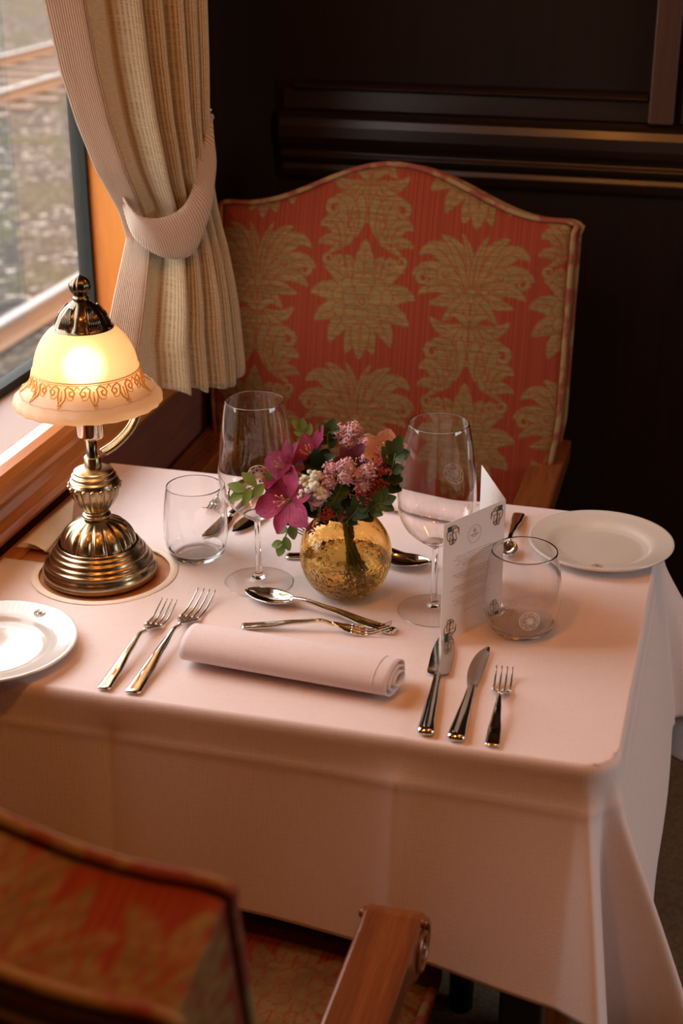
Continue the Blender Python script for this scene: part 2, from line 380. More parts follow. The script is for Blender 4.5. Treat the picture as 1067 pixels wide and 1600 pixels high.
# window: sill, gasket frame, jamb, pane
wt = bpy.data.objects.new('window_1', None); C.objects.link(wt); wt.location = (gx, (y0+y1)/2, z0); wt['kind'] = 'structure'
def wl(mb, name, m, bevel=0, smooth=False):
    o = mb.build(name, m, wt, smooth, None, bevel); o.matrix_parent_inverse = Matrix.Translation(-wt.location); return o
b = MB(); b.box(-.912, -.782, y0, y1, .838, .860); wl(b, 'window_sill', M['sill_top'], .002)
b = MB()                                    # rounded wooden lip, groove and lower moulding
lip = [(-.801, .862), (-.783, .863), (-.772, .860), (-.766, .852), (-.764, .842), (-.767, .832), (-.776, .826), (-.784, .820), (-.788, .808), (-.786, .796), (-.778, .790), (-.776, .780), (-.780, .772), (-.801, .770)]
b.prism(lip, 'y', y0-.3, 2.45); wl(b, 'sill_moulding', M['sill_wood'], .0015)
b = MB(); b.box(-.915, -.893, y0, y1, .860, .872); b.box(-.915, -.893, y0, y1, z1-.012, z1); b.box(-.915, -.893, y1-.012, y1, .86, z1); b.box(-.915, -.893, y0, y0+.012, .86, z1)
wl(b, 'window_frame', M['frame_black'], .001)
b = MB(); b.box(-.893, -.799, y1-.004, y1+.02, .858, z1); b.box(-.893, -.799, y0-.02, y0+.004, .858, z1); b.box(-.893, -.799, y0, y1, z1-.004, z1+.02); wl(b, 'window_jamb', M['amber_wood'])
b = MB(); b.box(-.906, -.902, y0+.005, y1-.005, .866, z1-.005); wl(b, 'pane', M['pane'])
wt2 = bpy.data.objects.new('window_2', None); C.objects.link(wt2); wt2.location = (rx, (ry0+ry1)/2, rz0); wt2['kind'] = 'structure'
b = MB(); b.box(1.99, 1.994, ry0, ry1, rz0, rz1); o = b.build('pane', M['pane'], wt2, False); o.matrix_parent_inverse = Matrix.Translation(-wt2.location)

# outside: ballast and tracks
b = MB(); b.box(-70, -1.15, -30, 80, -1.45, -1.15); o = b.build('ballast_ground', M['gravel'], None, False); lab(o, 'grey and brown crushed stone ballast outside the window', 'gravel', kind='stuff')
def track(x, gauge, label):
    t = thing('railway_track', label, 'railway track', (x, 10, -1.15))
    for s in (0, -gauge):
        b = MB(); b.box(s-.036, s+.036, -18, 50, .135, .165); r = b.build('rail', M['rail_steel'], t, False, bevel=.006)
        b = MB(); b.prism([(s-.07, .03), (s+.07, .03), (s+.07, .04), (s+.012, .055), (s+.012, .135), (s-.012, .135), (s-.012, .055), (s-.07, .04)], 'y', -18, 50); b.build('rail_web', M['rail_rust'], r, False)
    for k in range(40):
        b = MB(); y = -9+k*.65; b.box(-gauge-.5, .5, y, y+.24, -.05, .03); b.build('sleeper', M['sleeper'], t, False, bevel=.01)
    return t
track(-4.15, -1.435, 'worn steel railway track nearest the carriage window, over brown sleepers')
track(-8.6, 1.6, 'distant railway track at the top of the window view')

# ------------------------------------------------------------ damask pattern raster
def make_damask():
    S = 850.0; Wc, Hc = .380, .462
    W_, H_ = int(Wc*S), int(Hc*S)
    X, Y = np.meshgrid((np.arange(W_)+.5)/S-Wc/2, (np.arange(H_)+.5)/S-Hc/2)
    img = np.zeros((H_, W_)); GAP = .22
    def wrapy(y): return (y+Hc/2) % Hc-Hc/2
    def dist(pts):
        best = np.full(X.shape, 9.); tt = np.zeros(X.shape); sg = np.ones(X.shape); n = len(pts)
        for oy in (-Hc, 0, Hc):
            for i in range(n-1):
                a = np.array(pts[i])+(0, oy); c = np.array(pts[i+1])+(0, oy); d = c-a; L2 = d@d+1e-12
                k = np.clip(((X-a[0])*d[0]+(Y-a[1])*d[1])/L2, 0, 1)
                dx = X-a[0]-k*d[0]; dy = Y-a[1]-k*d[1]; ds = np.hypot(dx, dy); m = ds < best
                best[m] = ds[m]; tt[m] = ((i+k)/(n-1))[m]; sg[m] = np.sign(d[0]*dy-d[1]*dx)[m]
        return best, tt, sg
    def bez(p0, p1, p2, n=14): return [tuple((1-t)**2*a+2*t*(1-t)*b_+t*t*c for a, b_, c in zip(p0, p1, p2)) for t in np.linspace(0, 1, n)]
    def leaf(pts, wid, lob=4, depth=.35, vein=True, pk=.75, gap=.0022):
        nonlocal img
        for sx in (1, -1):
            d, t, sg = dist([(x*sx, y) for x, y in pts])
            prof = np.sin(PI*np.clip(.06+.94*t, 0, 1)**pk)**.7
            # rounded, forward-leaning lobes
            ph = (t-d/max(wid, 1e-4)*.10)*lob
            fr = ph % 1
            wv = wid*prof*(1-depth*(1-np.sqrt(np.clip(1-(1.55*fr-.75)**2, 0, 1))))
            out = d < wv+gap; ins = d < wv
            img = np.where(out, GAP, img); img = np.where(ins, 1.0, img)
            if vein:
                img = np.where(ins & (d < .0015*(1.3-t)) & (t > .02) & (t < .86), GAP, img)
                ph2 = ((t-d/max(wid, 1e-4)*.28)*lob+.12) % 1
                img = np.where(ins & (ph2 < .14) & (d < wid*.62) & (t > .10) & (t < .85), GAP+.1, img)
            if abs(pts[0][0]) < 1e-6 and abs(pts[-1][0]) < 1e-6: break
    def scroll(cx, cy, r, turns, start, wid, dirn=1):
        pts = []
        for k in np.linspace(0, 1, 30):
            a = start+dirn*turns*2*PI*k; rr = r*(1-.78*k); pts.append((cx+rr*math.cos(a), cy+rr*math.sin(a)))
        leaf(pts, wid, 3, .0, False, .3, .0016)
    def blob(cx, cy, rx, ry, hole=0, fill=1.0):
        nonlocal img
        for sx in (1, -1):
            q = np.hypot((X-cx*sx)/rx, wrapy(Y-cy)/ry); img = np.where(q < 1+.0018/min(rx, ry), GAP, img); img = np.where(q < 1, fill, img)
            if hole: img = np.where(q < hole, GAP, img); img = np.where(q < hole*.6, 1.0, img)
    def peony(c):
        for (ax, ay, bx, by, ex, ey, wd, lb) in ((.030, .004, .062, .030, .092, .012, .017, 4), (.030, -.012, .060, -.010, .084, -.034, .016, 4), (.018, -.022, .046, -.036, .054, -.070, .015, 4),
                                                 (.022, .020, .040, .060, .070, .058, .015, 4), (.006, -.03, .016, -.060, .024, -.086, .013, 3), (.012, .030, .012, .060, .034, .080, .013, 3)):
            leaf(bez((ax, c+ay), (bx, c+by), (ex, c+ey)), wd, lb, .34)
        leaf([(0, c-.020), (0, c-.096)], .0165, 4, .35); leaf([(0, c+.026), (0, c+.108)], .0190, 4, .42)
        for (x, y, rx_, ry_) in ((.038, .012, .015, .014), (.036, -.012, .014, .013), (.024, .030, .014, .013), (.020, -.028, .014, .012), (.008, .038, .012, .012)): blob(x, c+y, rx_, ry_, 0)
        for (x, y, rx_, ry_) in ((.020, .010, .014, .016), (.017, -.014, .013, .012), (.0, .024, .014, .012), (0, -.018, .012, .011)): blob(x, c+y, rx_, ry_, 0)
        blob(0, c+.003, .012, .012, .55)
    def palmette(c):
        for (bx, by, ex, ey, wd, lb) in ((.055, .085, .094, .040, .016, 5), (.070, .040, .104, .006, .016, 5), (.055, .010, .092, -.026, .013, 4)):
            leaf(bez((.010, c-.026), (bx, c+by), (ex, c+ey)), wd, lb, .34)
        leaf(bez((.004, c-.012), (.018, c+.060), (.058, c+.074)), .0125, 5, .34); leaf(bez((.002, c-.012), (.000, c+.040), (.022, c+.078)), .0075, 4, .3)
        scroll(.046, c+.008, .015, 1.0, PI*.7, .0045, -1); scroll(.084, c+.002, .012, .9, PI*.4, .004, -1)
        for (bx, by, ex, ey, wd) in ((.035, -.030, .072, -.040, .012), (.022, -.044, .046, -.066, .012)): leaf(bez((.006, c-.026), (bx, c+by), (ex, c+ey)), wd, 4, .35)
        leaf([(0, c-.036), (0, c-.078)], .009, 3, .3); blob(0, c-.022, .008, .012, 0); blob(.013, c-.026, .007, .006, 0); blob(.022, c-.016, .006, .005, 0)
    def fan(c):
        for (bx, by, ex, ey, wd) in ((.045, -.012, .068, .020, .0115), (.040, -.022, .058, -.020, .0115), (.014, -.018, .030, -.046, .011)): leaf(bez((.003, c+.006), (bx, c+by), (ex, c+ey)), wd, 4, .34)
        leaf([(0, c+.008), (0, c-.060)], .0105, 4, .34); blob(0, c+.010, .006, .006, 0)
        leaf(bez((.004, c+.010), (.014, c+.030), (.034, c+.026)), .006, 2, .2, False)
    def scrolls(c):
        leaf(bez((.014, c+.044), (.006, c-.014), (.066, c-.050)), .0120, 6, .34, False)
        leaf(bez((.034, c-.026), (.026, c+.046), (.062, c+.044)), .0185, 6, .34)
        leaf(bez((.044, c-.022), (.060, c+.016), (.082, c-.004)), .0125, 4, .34); leaf(bez((.040, c-.034), (.066, c-.020), (.084, c-.034)), .0095, 4, .34)
        scroll(.060, c+.026, .014, 1.0, PI*.55, .0050, -1); scroll(.064, c-.058, .0115, 1.2, PI, .0042, 1); scroll(.046, c-.064, .0085, 1.1, PI*.5, .0038, 1)
        for k in range(6): blob(.0225+.0030*k*k*.38, c+.026-.0125*k, .0045, .0052)
    palmette(-.138); fan(-.221); peony(.044); scrolls(.176)
    sh = np.roll(np.roll(img, H_//2, 0), W_//2, 1)
    # each column keeps to its own half width; where both want a pixel the nearer column wins
    own = (np.abs(X) < Wc*.285).astype(float); return np.where(img > 0, np.where(sh > 0, np.where(np.abs(X) < Wc/4, img, sh), img), sh), .330, .402
PAT, PW, PH = make_damask()
def pat_sample(u, v):
    H_, W_ = PAT.shape
    x = (np.asarray(u)/PW*W_) % W_; y = (np.asarray(v)/PH*H_) % H_
    x0 = np.floor(x).astype(int) % W_; y0 = np.floor(y).astype(int) % H_; fx = x-np.floor(x); fy = y-np.floor(y)
    x1 = (x0+1) % W_; y1_ = (y0+1) % H_
    return (PAT[y0, x0]*(1-fx)*(1-fy)+PAT[y0, x1]*fx*(1-fy)+PAT[y1_, x0]*(1-fx)*fy+PAT[y1_, x1]*fx*fy)
def set_pat(o, uv):
    me = o.data; a = me.attributes.new('pattern', 'FLOAT', 'POINT')
    uv = np.array(uv); a.data.foreach_set('value', pat_sample(uv[:, 0], uv[:, 1]).astype(np.float32))

# ------------------------------------------------------------ chair
CW = .272
def b_w(v):       # half width of the backrest at height v above the seat line (z = .50 + v)
    return interp(v, [-.1, .06, .09, .115, .15, .22, .45, .6], [.222, .222, .232, .252, .262, .270, CW-.004, CW-.004])
def b_top(u):
    a = abs(u); return .514+.068*(.5+.5*math.cos(PI*min(a, .235)/.235)) - .010*max(0, (a-.255)/.022)**2
LEAN = math.atan(.13/.59)
def chair(label, loc, rz):
    t = thing('armchair', label, 'armchair', loc, rz, None)
    def P(u, v, off):      # backrest local frame; off > 0 = towards the sitter
        return (u, -math.sin(LEAN)*v+math.cos(LEAN)*off, .50+math.cos(LEAN)*v+math.sin(LEAN)*off)
    TH = .044
    def face(nu, nv, sgn):
        vs = []; uv = []
        for j in range(nv):
            for i in range(nu):
                s = -1+2*i/(nu-1); tt = j/(nv-1)
                s2 = s; ut = s2*CW; top = b_top(ut); v = tt*top
                u = s2*b_w(v)
                e = min((1-abs(s2))*CW, top-v); crown = .016*(1-math.exp(-max(e, 0)/.05))
                edge = .010*(1-math.sqrt(max(0, 1-(1-min(e, .010)/.010)**2))) if e < .010 else 0
                vs.append(P(u, v, sgn*(TH+crown*(1 if sgn > 0 else .25)-edge))); uv.append((u, v))
        fs = [(j*nu+i, j*nu+i+1, (j+1)*nu+i+1, (j+1)*nu+i) for j in range(nv-1) for i in range(nu-1)]
        return vs, fs, uv
    m = MB(); UV = []
    vs, fs, uv = face(310, 330, 1); m.add(vs, fs); UV += [(a-.035, b-.340) for a, b in uv]
    vs, fs, uv = face(200, 220, -1); m.add(vs, fs); UV += [(a*.72+.06, b*.72-.04) for a, b in uv]
    # boxing strip round the outline
    outl = [(s, 0.0) for s in ()]
    pts = [(b_w(v), v) for v in np.linspace(0, b_top(CW), 90)]+[(u, b_top(u)) for u in np.linspace(CW, -CW, 220)][1:]+[(-b_w(v), v) for v in np.linspace(b_top(CW), 0, 90)][1:]
    nr = 12; L = 0; vs = []; uv = []
    for i, (u, v) in enumerate(pts):
        if i: L += math.hypot(u-pts[i-1][0], v-pts[i-1][1])
        for k in range(nr):
            o_ = TH-.010-(2*TH-.020)*k/(nr-1); vs.append(P(u, v, o_)); uv.append((o_*1.0+.038, L+.06))
    fs = [(i*nr+k, (i+1)*nr+k, (i+1)*nr+k+1, i*nr+k+1) for i in range(len(pts)-1) for k in range(nr-1)]
    m.add(vs, fs); UV += uv
    o = m.build('backrest', M['damask'], t, uv=False); set_pat(o, UV)
    for sgn, nm in ((1, 'front'), (-1, 'rear')):
        b = MB(); b.tube([P(u*1.004, v+.002, sgn*(TH-.004)) for u, v in pts[::2]], .0044, 8); b.build('piping', M['piping'], t)
    # rear panel, coloured dark for the shade on the chair's back, with its own cord
    inn = [(.95*b_w(v), v) for v in np.linspace(0.02, .497, 30)]+[(u, b_top(u)-.014) for u in np.linspace(.95*CW, -.95*CW, 60)][1:]+[(-.95*b_w(v), v) for v in np.linspace(.497, .02, 30)][1:]
    b = MB(); n = len(inn); b.add([P(u, v, -TH-.009) for u, v in inn], [tuple(range(n))]); b.add([P(u, v, -TH-.009) for u, v in inn]+[P(u, v, -TH) for u, v in inn], [(i, i+1, n+i+1, n+i) for i in range(n-1)])
    b.build('rear_panel', M['backing'], t, False)
        # seat cushion (superellipse footprint, domed), boxed
    sd, sw = .518, .275
    def seatP(s, q):       # s,q in -1..1
        x = s*sw*(1-.05*(1-q)/2); y = .005+(q+1)/2*(sd-.005)
        r = .06
        cx = max(0, abs(x)-(sw-r)); cy = max(0, y-(sd-r)); d = math.hypot(cx, cy)
        if cx > 0 and cy > 0:
            mx = max(cx, cy); k = mx/d; cx *= k; cy *= k
            x = math.copysign(sw-r+cx, x); y = sd-r+cy
        e = min((1-abs(s))*sw, (1-q)*sd/2)
        return x, y, e
    m = MB(); nu, nv = 250, 220; vs = []; uv = []
    for j in range(nv):
        for i in range(nu):
            x, y, e = seatP(-1+2*i/(nu-1), -1+2*j/(nv-1)); vs.append((x, y, (.498)+.020*(1-math.exp(-e/.05)))); uv.append((x*1.15+.165, -y*1.15+.10))
    m.add(vs, [(j*nu+i, j*nu+i+1, (j+1)*nu+i+1, (j+1)*nu+i) for j in range(nv-1) for i in range(nu-1)])
    ring = [seatP(-1, q)[:2] for q in np.linspace(-1, 1, 80)]+[seatP(s, 1)[:2] for s in np.linspace(-1, 1, 120)][1:]+[seatP(1, q)[:2] for q in np.linspace(1, -1, 80)][1:]
    vs = []; uv2 = []; L = 0
    for i, (x, y) in enumerate(ring):
        if i: L += math.hypot(x-ring[i-1][0], y-ring[i-1][1])
        for k in range(16): vs.append((x, y, .498-.12*k/15)); uv2.append((L, -.10*k/15))
    m.add(vs, [(i*16+k, (i+1)*16+k, (i+1)*16+k+1, i*16+k+1) for i in range(len(ring)-1) for k in range(15)])
    o = m.build('seat', M['damask'], t, uv=False); set_pat(o, uv+uv2)
    for z in (.499, .383):
        b = MB(); b.tube([(x*1.01, y*1.005, z) for x, y in ring], .0058, 8); b.build('piping', M['piping'], t)
    b = MB(); b.box(-.255, .255, .0, .45, .30, .379); b.build('seat_frame', M['chair_wood'], t, False, bevel=.005)
    # arms: flat tops ending in a carved scroll
    for s in (-1, 1):
        b = MB(); cx = s*.258; hw = .026
        prof = []                             # (y, z) outline of the arm, scroll at the front
        cy, cz, R = .352, .632, .030
        for k in range(18):
            a = PI/2-k/17*PI*1.35; prof.append((cy+R*math.cos(a), cz+R*math.sin(a)))
        prof += [(.316, .618), (.305, .626), (.18, .622), (.02, .630), (-.09, .640), (-.09, .672), (.02, .664), (.18, .658), (.325, .6605)]
        b.prism(prof, 'x', cx-hw, cx+hw); a = b.build('armrest', M['chair_wood'], t, False, bevel=.004)
        for side in (-1, 1):                  # spiral carving on both scroll faces
            b = MB(); sp = []
            for k in range(46):
                q = k/45; an = PI/2-q*2*PI*2.1; rr = .025*(1-q*.86); sp.append((cx+side*(hw+.0005), cy+rr*math.cos(an), cz+rr*math.sin(an)))
            b.tube(sp, [.0038*(1-.4*k/45) for k in range(46)], 6); b.ball((cx+side*hw, cy, cz), .0055); b.build('scroll_carving', M['chair_wood'], a)
        b = MB(); b.tube([(cx*.985, .29, .620), (cx, .27, .56), (cx, .29, .49), (cx, .30, .40), (cx, .295, .30)], [.020, .017, .019, .022, .022], 10); b.build('arm_post', M['chair_wood'], t)
        b = MB(); b.tube([(s*.235, .425, .30), (s*.235, .43, .15), (s*.235, .435, 0)], [.024, .020, .017], 8); b.build('leg', M['black_wood'], t)
        b = MB(); b.tube([(s*.225, .01, .50), (s*.225, .0, .30), (s*.225, -.03, .15), (s*.225, -.07, 0)], [.022, .022, .019, .017], 8); b.build('leg', M['black_wood'], t)
    return t
ch1 = chair('high-backed red and gold damask armchair on the far side of the table', (-.507, 2.07, 0), PI)
ch2 = copy_tree(ch1); ch2.location = (-.487, .650, 0); ch2.rotation_euler = (0, 0, 0)
ch2['label'] = 'near damask armchair seen from behind, wooden scroll armrest at bottom of photo'

# ------------------------------------------------------------ table
TZ = .758
XL, XR, YN, YF = -.782, -.058, 1.124, 1.682
tb = thing('dining_table', 'wooden restaurant table under the tablecloth, bare wood showing round lamp', 'table', (-.42, 1.4, 0))
def tloc(mb, name, m, bevel=0, smooth=False):
    o = mb.build(name, m, tb, smooth, None, bevel); o.matrix_parent_inverse = Matrix.Translation(-tb.location); return o
b = MB(); rr = .028; poly = [(XL, YN+.004), (XL, YF-.004)]
for cx, cy, a0 in ((XR-rr, YF-rr, PI/2), (XR-rr, YN+rr, 0)):
    poly += [(cx+(rr-.004)*math.cos(a0-k*PI/2/8), cy+(rr-.004)*math.sin(a0-k*PI/2/8)) for k in range(9)]
b.prism(poly, 'z', TZ-.028, TZ-.001); tloc(b, 'tabletop', M['table_wood'], .003)
b = MB(); b.box(XL, XL+.024, YN+.01, YF-.01, TZ-.001, TZ+.002); tloc(b, 'edge_strip', M['sill_wood'], .001)
for (lx, ly) in ((-.135, 1.60), (-.135, 1.20)):
    b = MB(); b.box(lx-.022, lx+.022, ly-.022, ly+.022, 0, TZ-.028); tloc(b, 'leg', M['black_wood'], .003)
b = MB(); b.box(-.16, -.11, 1.20, 1.60, .05, .10); tloc(b, 'stretcher', M['chair_wood'], .004)

# ------------------------------------------------------------ tablecloth
LC = (-.650, 1.372); RH = .0735          # lamp cut-out
RC, ER = .032, .011
def hpath(t, keys):
    ts = [k[0] for k in keys]
    t = min(max(t, 0), 1)
    # smooth (cosine) interpolation between keys
    for i in range(len(ts)-1):
        if t <= ts[i+1]:
            q = (t-ts[i])/(ts[i+1]-ts[i]); n_ = len(keys); a, b_, c, d_ = keys[max(i-1, 0)], keys[i], keys[i+1], keys[min(i+2, n_-1)]
            return tuple(.5*(2*b_[j]+(c[j]-a[j])*q+(2*a[j]-5*b_[j]+4*c[j]-d_[j])*q*q+(3*b_[j]-a[j]-3*c[j]+d_[j])*q**3) for j in (1, 2))
    return keys[-1][1:]
NEAR = [(0, .17, 0.0), (.14, .26, .0), (.30, .33, -.08), (.52, .02, -.02), (.70, .13, -.22), (.84, .15, -.42), (1, .0, -.32)]
FAR = [(0, .15, 0.0), (.2, .30, .02), (.38, .42, .16), (.55, .10, .08), (.8, .12, .34), (1, .0, .14)]
def cloth_pt(U, V):
    cx = XR-RC
    ax = max(0, U-cx)
    front = V < (YN+YF)/2
    by = max(0, (YN+RC)-V) if front else max(0, V-(YF-RC))
    r = math.hypot(ax, by)
    bx = min(U, cx); byy = max(V, YN+RC) if front else min(V, YF-RC)
    sy = -1 if front else 1
    zz = .7600+.0005*math.sin(U*19+V*7)*math.sin(V*23)
    for xc, s in ((-.535, -1), (-.253, 1)):
        zz += .0007*math.exp(-abs(U-xc)/.008)*s
    if r <= RC:
        return Vector((bx+ax, byy+sy*by, zz if r < RC*.6 else zz))
    d = r-RC; ph = math.atan2(by, ax); tt = ph/(PI/2); cs, sn = math.cos(ph), math.sin(ph)
    ex = Vector((cs, sy*sn, 0))
    # edge rounding
    if d < ER*PI/2:
        a = d/ER; out = ER*math.sin(a)*.0; zed = ER*(1-math.cos(a)); horiz = ER*math.sin(a)*.5; dd = 0
    else:
        zed = ER; horiz = ER*.5; dd = d-ER*PI/2
    keys = NEAR if front else FAR
    h = Vector((0, 0, 0))
    if ax > 0 and by > 0:
        a = hpath(tt, keys); h = Vector((a[0], a[1], 0))
    elif by > 0:
        e = math.exp(-(cx-U)/.18) if U < cx else 1; dd *= (.94+.06*math.exp(-((cx-U)/.16)**2)) if front else 1
        h = Vector((keys[-1][1]*e, keys[-1][2]*e+sy*.035*(1-e), 0))
    else:
        yy = (V-(YN+RC)) if True else 0; Ls = (YF-YN-2*RC); q = yy/Ls
        hn, hf = NEAR[0][1], FAR[0][1]; dd *= .80+.20*math.exp(-(yy/.07)**2)+.20*math.exp(-((Ls-yy)/.07)**2)
        h = Vector((hn*(1-q)+hf*q+.05*math.sin(PI*q), 0, 0))
    # keep the fold soft right under the table edge
    g = 1-math.exp(-dd/.05); h = h*g
    if by > 0 and ax == 0 and front:
        for xc, s in ((-.538, .055), (-.253, -.070)):
            h += Vector((0, s*math.exp(-abs(U-xc)/.022)/max(dd, .03)*.08*min(1, dd/.03), 0))
        h += Vector((0, (.018*math.sin(U*17+1)+.012*math.sin(U*31+dd*9))*(1-e), 0))
    L = math.sqrt(max(.1, 1-min(.9, h.x*h.x+h.y*h.y)))
    crease = .0011*math.exp(-((d-.052)/.005)**2)
    p = Vector((bx, byy, 0))+ex*(RC+horiz-ER*.5+crease+.002)
    p += Vector((h.x*dd, h.y*dd, 0)); p.z = zz-zed-dd*L
    return p
def tablecloth():
    DF, DR, DB = .232, .262, .25
    us = list(np.arange(XL+.006, XR, .0045))+list(np.arange(XR, XR+DR, .0045)); vs_ = list(np.arange(YN-DF, YN, .0045))+list(np.arange(YN, YF, .0045))+list(np.arange(YF, YF+DB, .0045))
    nu, nv = len(us), len(vs_); V = []; cut = []
    for v in vs_:
        for u in us:
            p = cloth_pt(u, v); inside = False
            dx, dy = p.x-LC[0], p.y-LC[1]; r = math.hypot(dx, dy)
            if YN < v < YF and u < XR:
                if r < RH+.0: inside = True
                # slit from the hole to the wall edge
                if dx < 0 and u < LC[0] and (v > LC[1]+.002-.00*dx) and v < LC[1]+.034+(-.10)*(dx+.0735): inside = inside or r < .2
            V.append(p); cut.append(inside)
    F_ = []
    for j in range(nv-1):
        for i in range(nu-1):
            f = (j*nu+i, j*nu+i+1, (j+1)*nu+i+1, (j+1)*nu+i)
            if all(cut[k] for k in f): continue
            F_.append(f)
    # snap the vertices left inside the round hole onto its edge
    used = set(k for f in F_ for k in f)
    for k in used:
        if cut[k]:
            p = V[k]; dx, dy = p.x-LC[0], p.y-LC[1]; r = math.hypot(dx, dy)
            if r < RH and r > RH-.009: V[k] = Vector((LC[0]+dx/r*RH, LC[1]+dy/r*RH, p.z))
    me = bpy.data.meshes.new('tablecloth'); remap = {k: i for i, k in enumerate(sorted(used))}
    me.from_pydata([tuple(V[k]) for k in sorted(used)], [], [tuple(remap[k] for k in f) for f in F_]); me.update()
    o = link('tablecloth', me, M['linen']); s = o.modifiers.new('s', 'SOLIDIFY'); s.thickness = .0009; s.offset = -1 if False else 0
    lab(o, 'pinkish white linen tablecloth draped to the floor side of the table', 'tablecloth')
    return o
cloth = tablecloth(); cloth['label'] = 'pinkish white linen cloth draped over the table with folds at corners'
# cream hem round the lamp cut-out
b = MB(); a0, a1 = math.radians(182), math.radians(182+328)
n = 90
def hemfn(a, c):
    t = math.radians(184)+a*math.radians(322); r = RH-.0005+c*.0085
    return (LC[0]+r*math.cos(t), LC[1]+r*math.sin(t), .7612+.0012*math.sin(PI*c))
b.grid(n, 6, hemfn); h = b.build('hem_binding', M['hem'], cloth); h['label'] = 'cream hem binding around the lamp cut-out'
# raised cloth flap lying back by the wall
b = MB()
fa, fb = atz(36, 850, .772), atz(72, 864, .763); fc, fd = atz(112, 815, .762), atz(116, 778, .778)
b.grid(14, 10, lambda a, c: (fa*(1-a)*(1-c)+fb*(1-a)*c*1.0+fd*a*(1-c)+fc*a*c)+Vector((0, 0, .001+.003*math.sin(PI*c)*(1-a))))
o = b.build('turned_hem', M['hem'], cloth); s_ = o.modifiers.new('s', 'SOLIDIFY'); s_.thickness = .001

# ------------------------------------------------------------ lamp
lx, ly, lz = -.655, 1.372, .7595
lamp = thing('table_lamp', 'lit brass table lamp with frosted glass bell shade by the window', 'lamp', (lx, ly, lz))
def ridge(nl, amp, z0_, z1_):
    def f(r, z, t):
        if z0_ < z < z1_:
            e = math.sin(PI*(z-z0_)/(z1_-z0_))**.5; r *= 1-amp*e*(1-abs(math.sin(nl*t/2)))**2
        return r, z
    return f
b = MB(); P1 = [(0, .0), (.0615, 0), (.0635, .003), (.0638, .008), (.0615, .013), (.0595, .0155), (.0600, .0175), (.0585, .0195), (.0565, .0205), (.0565, .0225), (.0545, .0245), (.0525, .026), (.0530, .028), (.0510, .0300), (.0490, .0310), (.0490, .0330), (.0470, .0350), (.0455, .0355), (.0460, .0375), (.0440, .0390)]
b.lathe(P1, 96); b.build('lamp_base', M['brass'], lamp)
b = MB(); b.lathe(smoothprof([(.0425, .037), (.0415, .043), (.0375, .052), (.0300, .060), (.0190, .0655), (.0110, .068)], 36), 160, mod=ridge(14, .13, .036, .067)); b.build('lobed_dome', M['brass'], lamp)
b = MB(); b.lathe(smoothprof([(.0100, .066), (.0125, .067), (.0155, .070), (.0155, .0725), (.0120, .0745), (.0125, .077)], 24), 48); b.build('neck_ring', M['brass'], lamp)
b = MB(); b.lathe(smoothprof([(.0105, .075), (.0150, .079), (.0205, .086), (.0255, .095), (.0280, .104), (.0278, .109), (.0272, .111)], 36), 160, mod=ridge(18, .10, .076, .108))
for k in range(18): b.ball((.0272*math.cos(2*PI*(k+.5)/18), .0272*math.sin(2*PI*(k+.5)/18), .1065), .0030)
b.build('fluted_urn', M['brass'], lamp)
b = MB(); b.lathe(smoothprof([(.0272, .111), (.0262, .1135), (.0240, .1150), (.0235, .1165), (.0245, .1185), (.0225, .1205), (.0215, .1215), (.0215, .1235), (.0190, .1250), (.0150, .1265), (.0095, .1275)], 44), 64); b.build('urn_cap', M['brass'], lamp)
b = MB(); b.lathe([(.0092, .126), (.0092, .139), (.0085, .140), (.0, .140)], 40); b.build('collar', M['brass'], lamp)
b = MB(); b.lathe([(.0058, .138), (.0058, .168), (0, .168)], 32); b.build('pole', M['bronze'], lamp)
b = MB(); b.lathe(smoothprof([(0, .1605), (.0105, .1608), (.0134, .163), (.0142, .169), (.0142, .205), (.0142, .222), (0, .2225)], 36), 48); b.build('bulb_socket', M['chrome'], lamp)
# S-shaped reeded arm rising from the collar to the shade fitter
ar = [(.008, .006, .142), (.020, .018, .150), (.033, .030, .166), (.040, .037, .188), (.041, .038, .212), (.037, .034, .238), (.028, .026, .264), (.012, .012, .282), (0, 0, .286)]
ars = [Vector(p) for p in smoothprof(ar, 40)]
b = MB()
for k in (-1, 0, 1):
    b.tube([p+Vector((-.7, .7, 0))*(.0040*k)+Vector((.5, .5, 0))*(.0018 if k else .0026) for p in ars], .0032, 8)
b.build('curved_arm', M['brass'], lamp)
sh_prof = smoothprof([(.0275, .287), (.0370, .281), (.0465, .269), (.0525, .255), (.0560, .240), (.0580, .2300), (.0610, .2240), (.0665, .2190), (.0725, .2150), (.0775, .2105), (.0790, .2060), (.0782, .2035)], 66)
def scal(r, z, t):
    if z < .2195:
        q = (.2195-z)/.0165; r += .0009*q*math.cos(24*t)
    return r, z
b = MB(); inner = [(r-.0022, z-.0006) for r, z in sh_prof[::-1]]
b.lathe(sh_prof+inner, 144, mod=scal); shade = b.build('lamp_shade', M['shade'], lamp)
def shr(z): 
    zs = [q[1] for q in sh_prof][::-1]; rs = [q[0] for q in sh_prof][::-1]; return interp(z, zs, rs)
b = MB()
ring = lambda z, off=.0004: [((shr(z)+off)*math.cos(2*PI*k/72), (shr(z)+off)*math.sin(2*PI*k/72), z) for k in range(72)]
b.tube(ring(.2405), .0007, 6, closed=True); b.tube(ring(.2385), .0004, 6, closed=True)
NM = 11
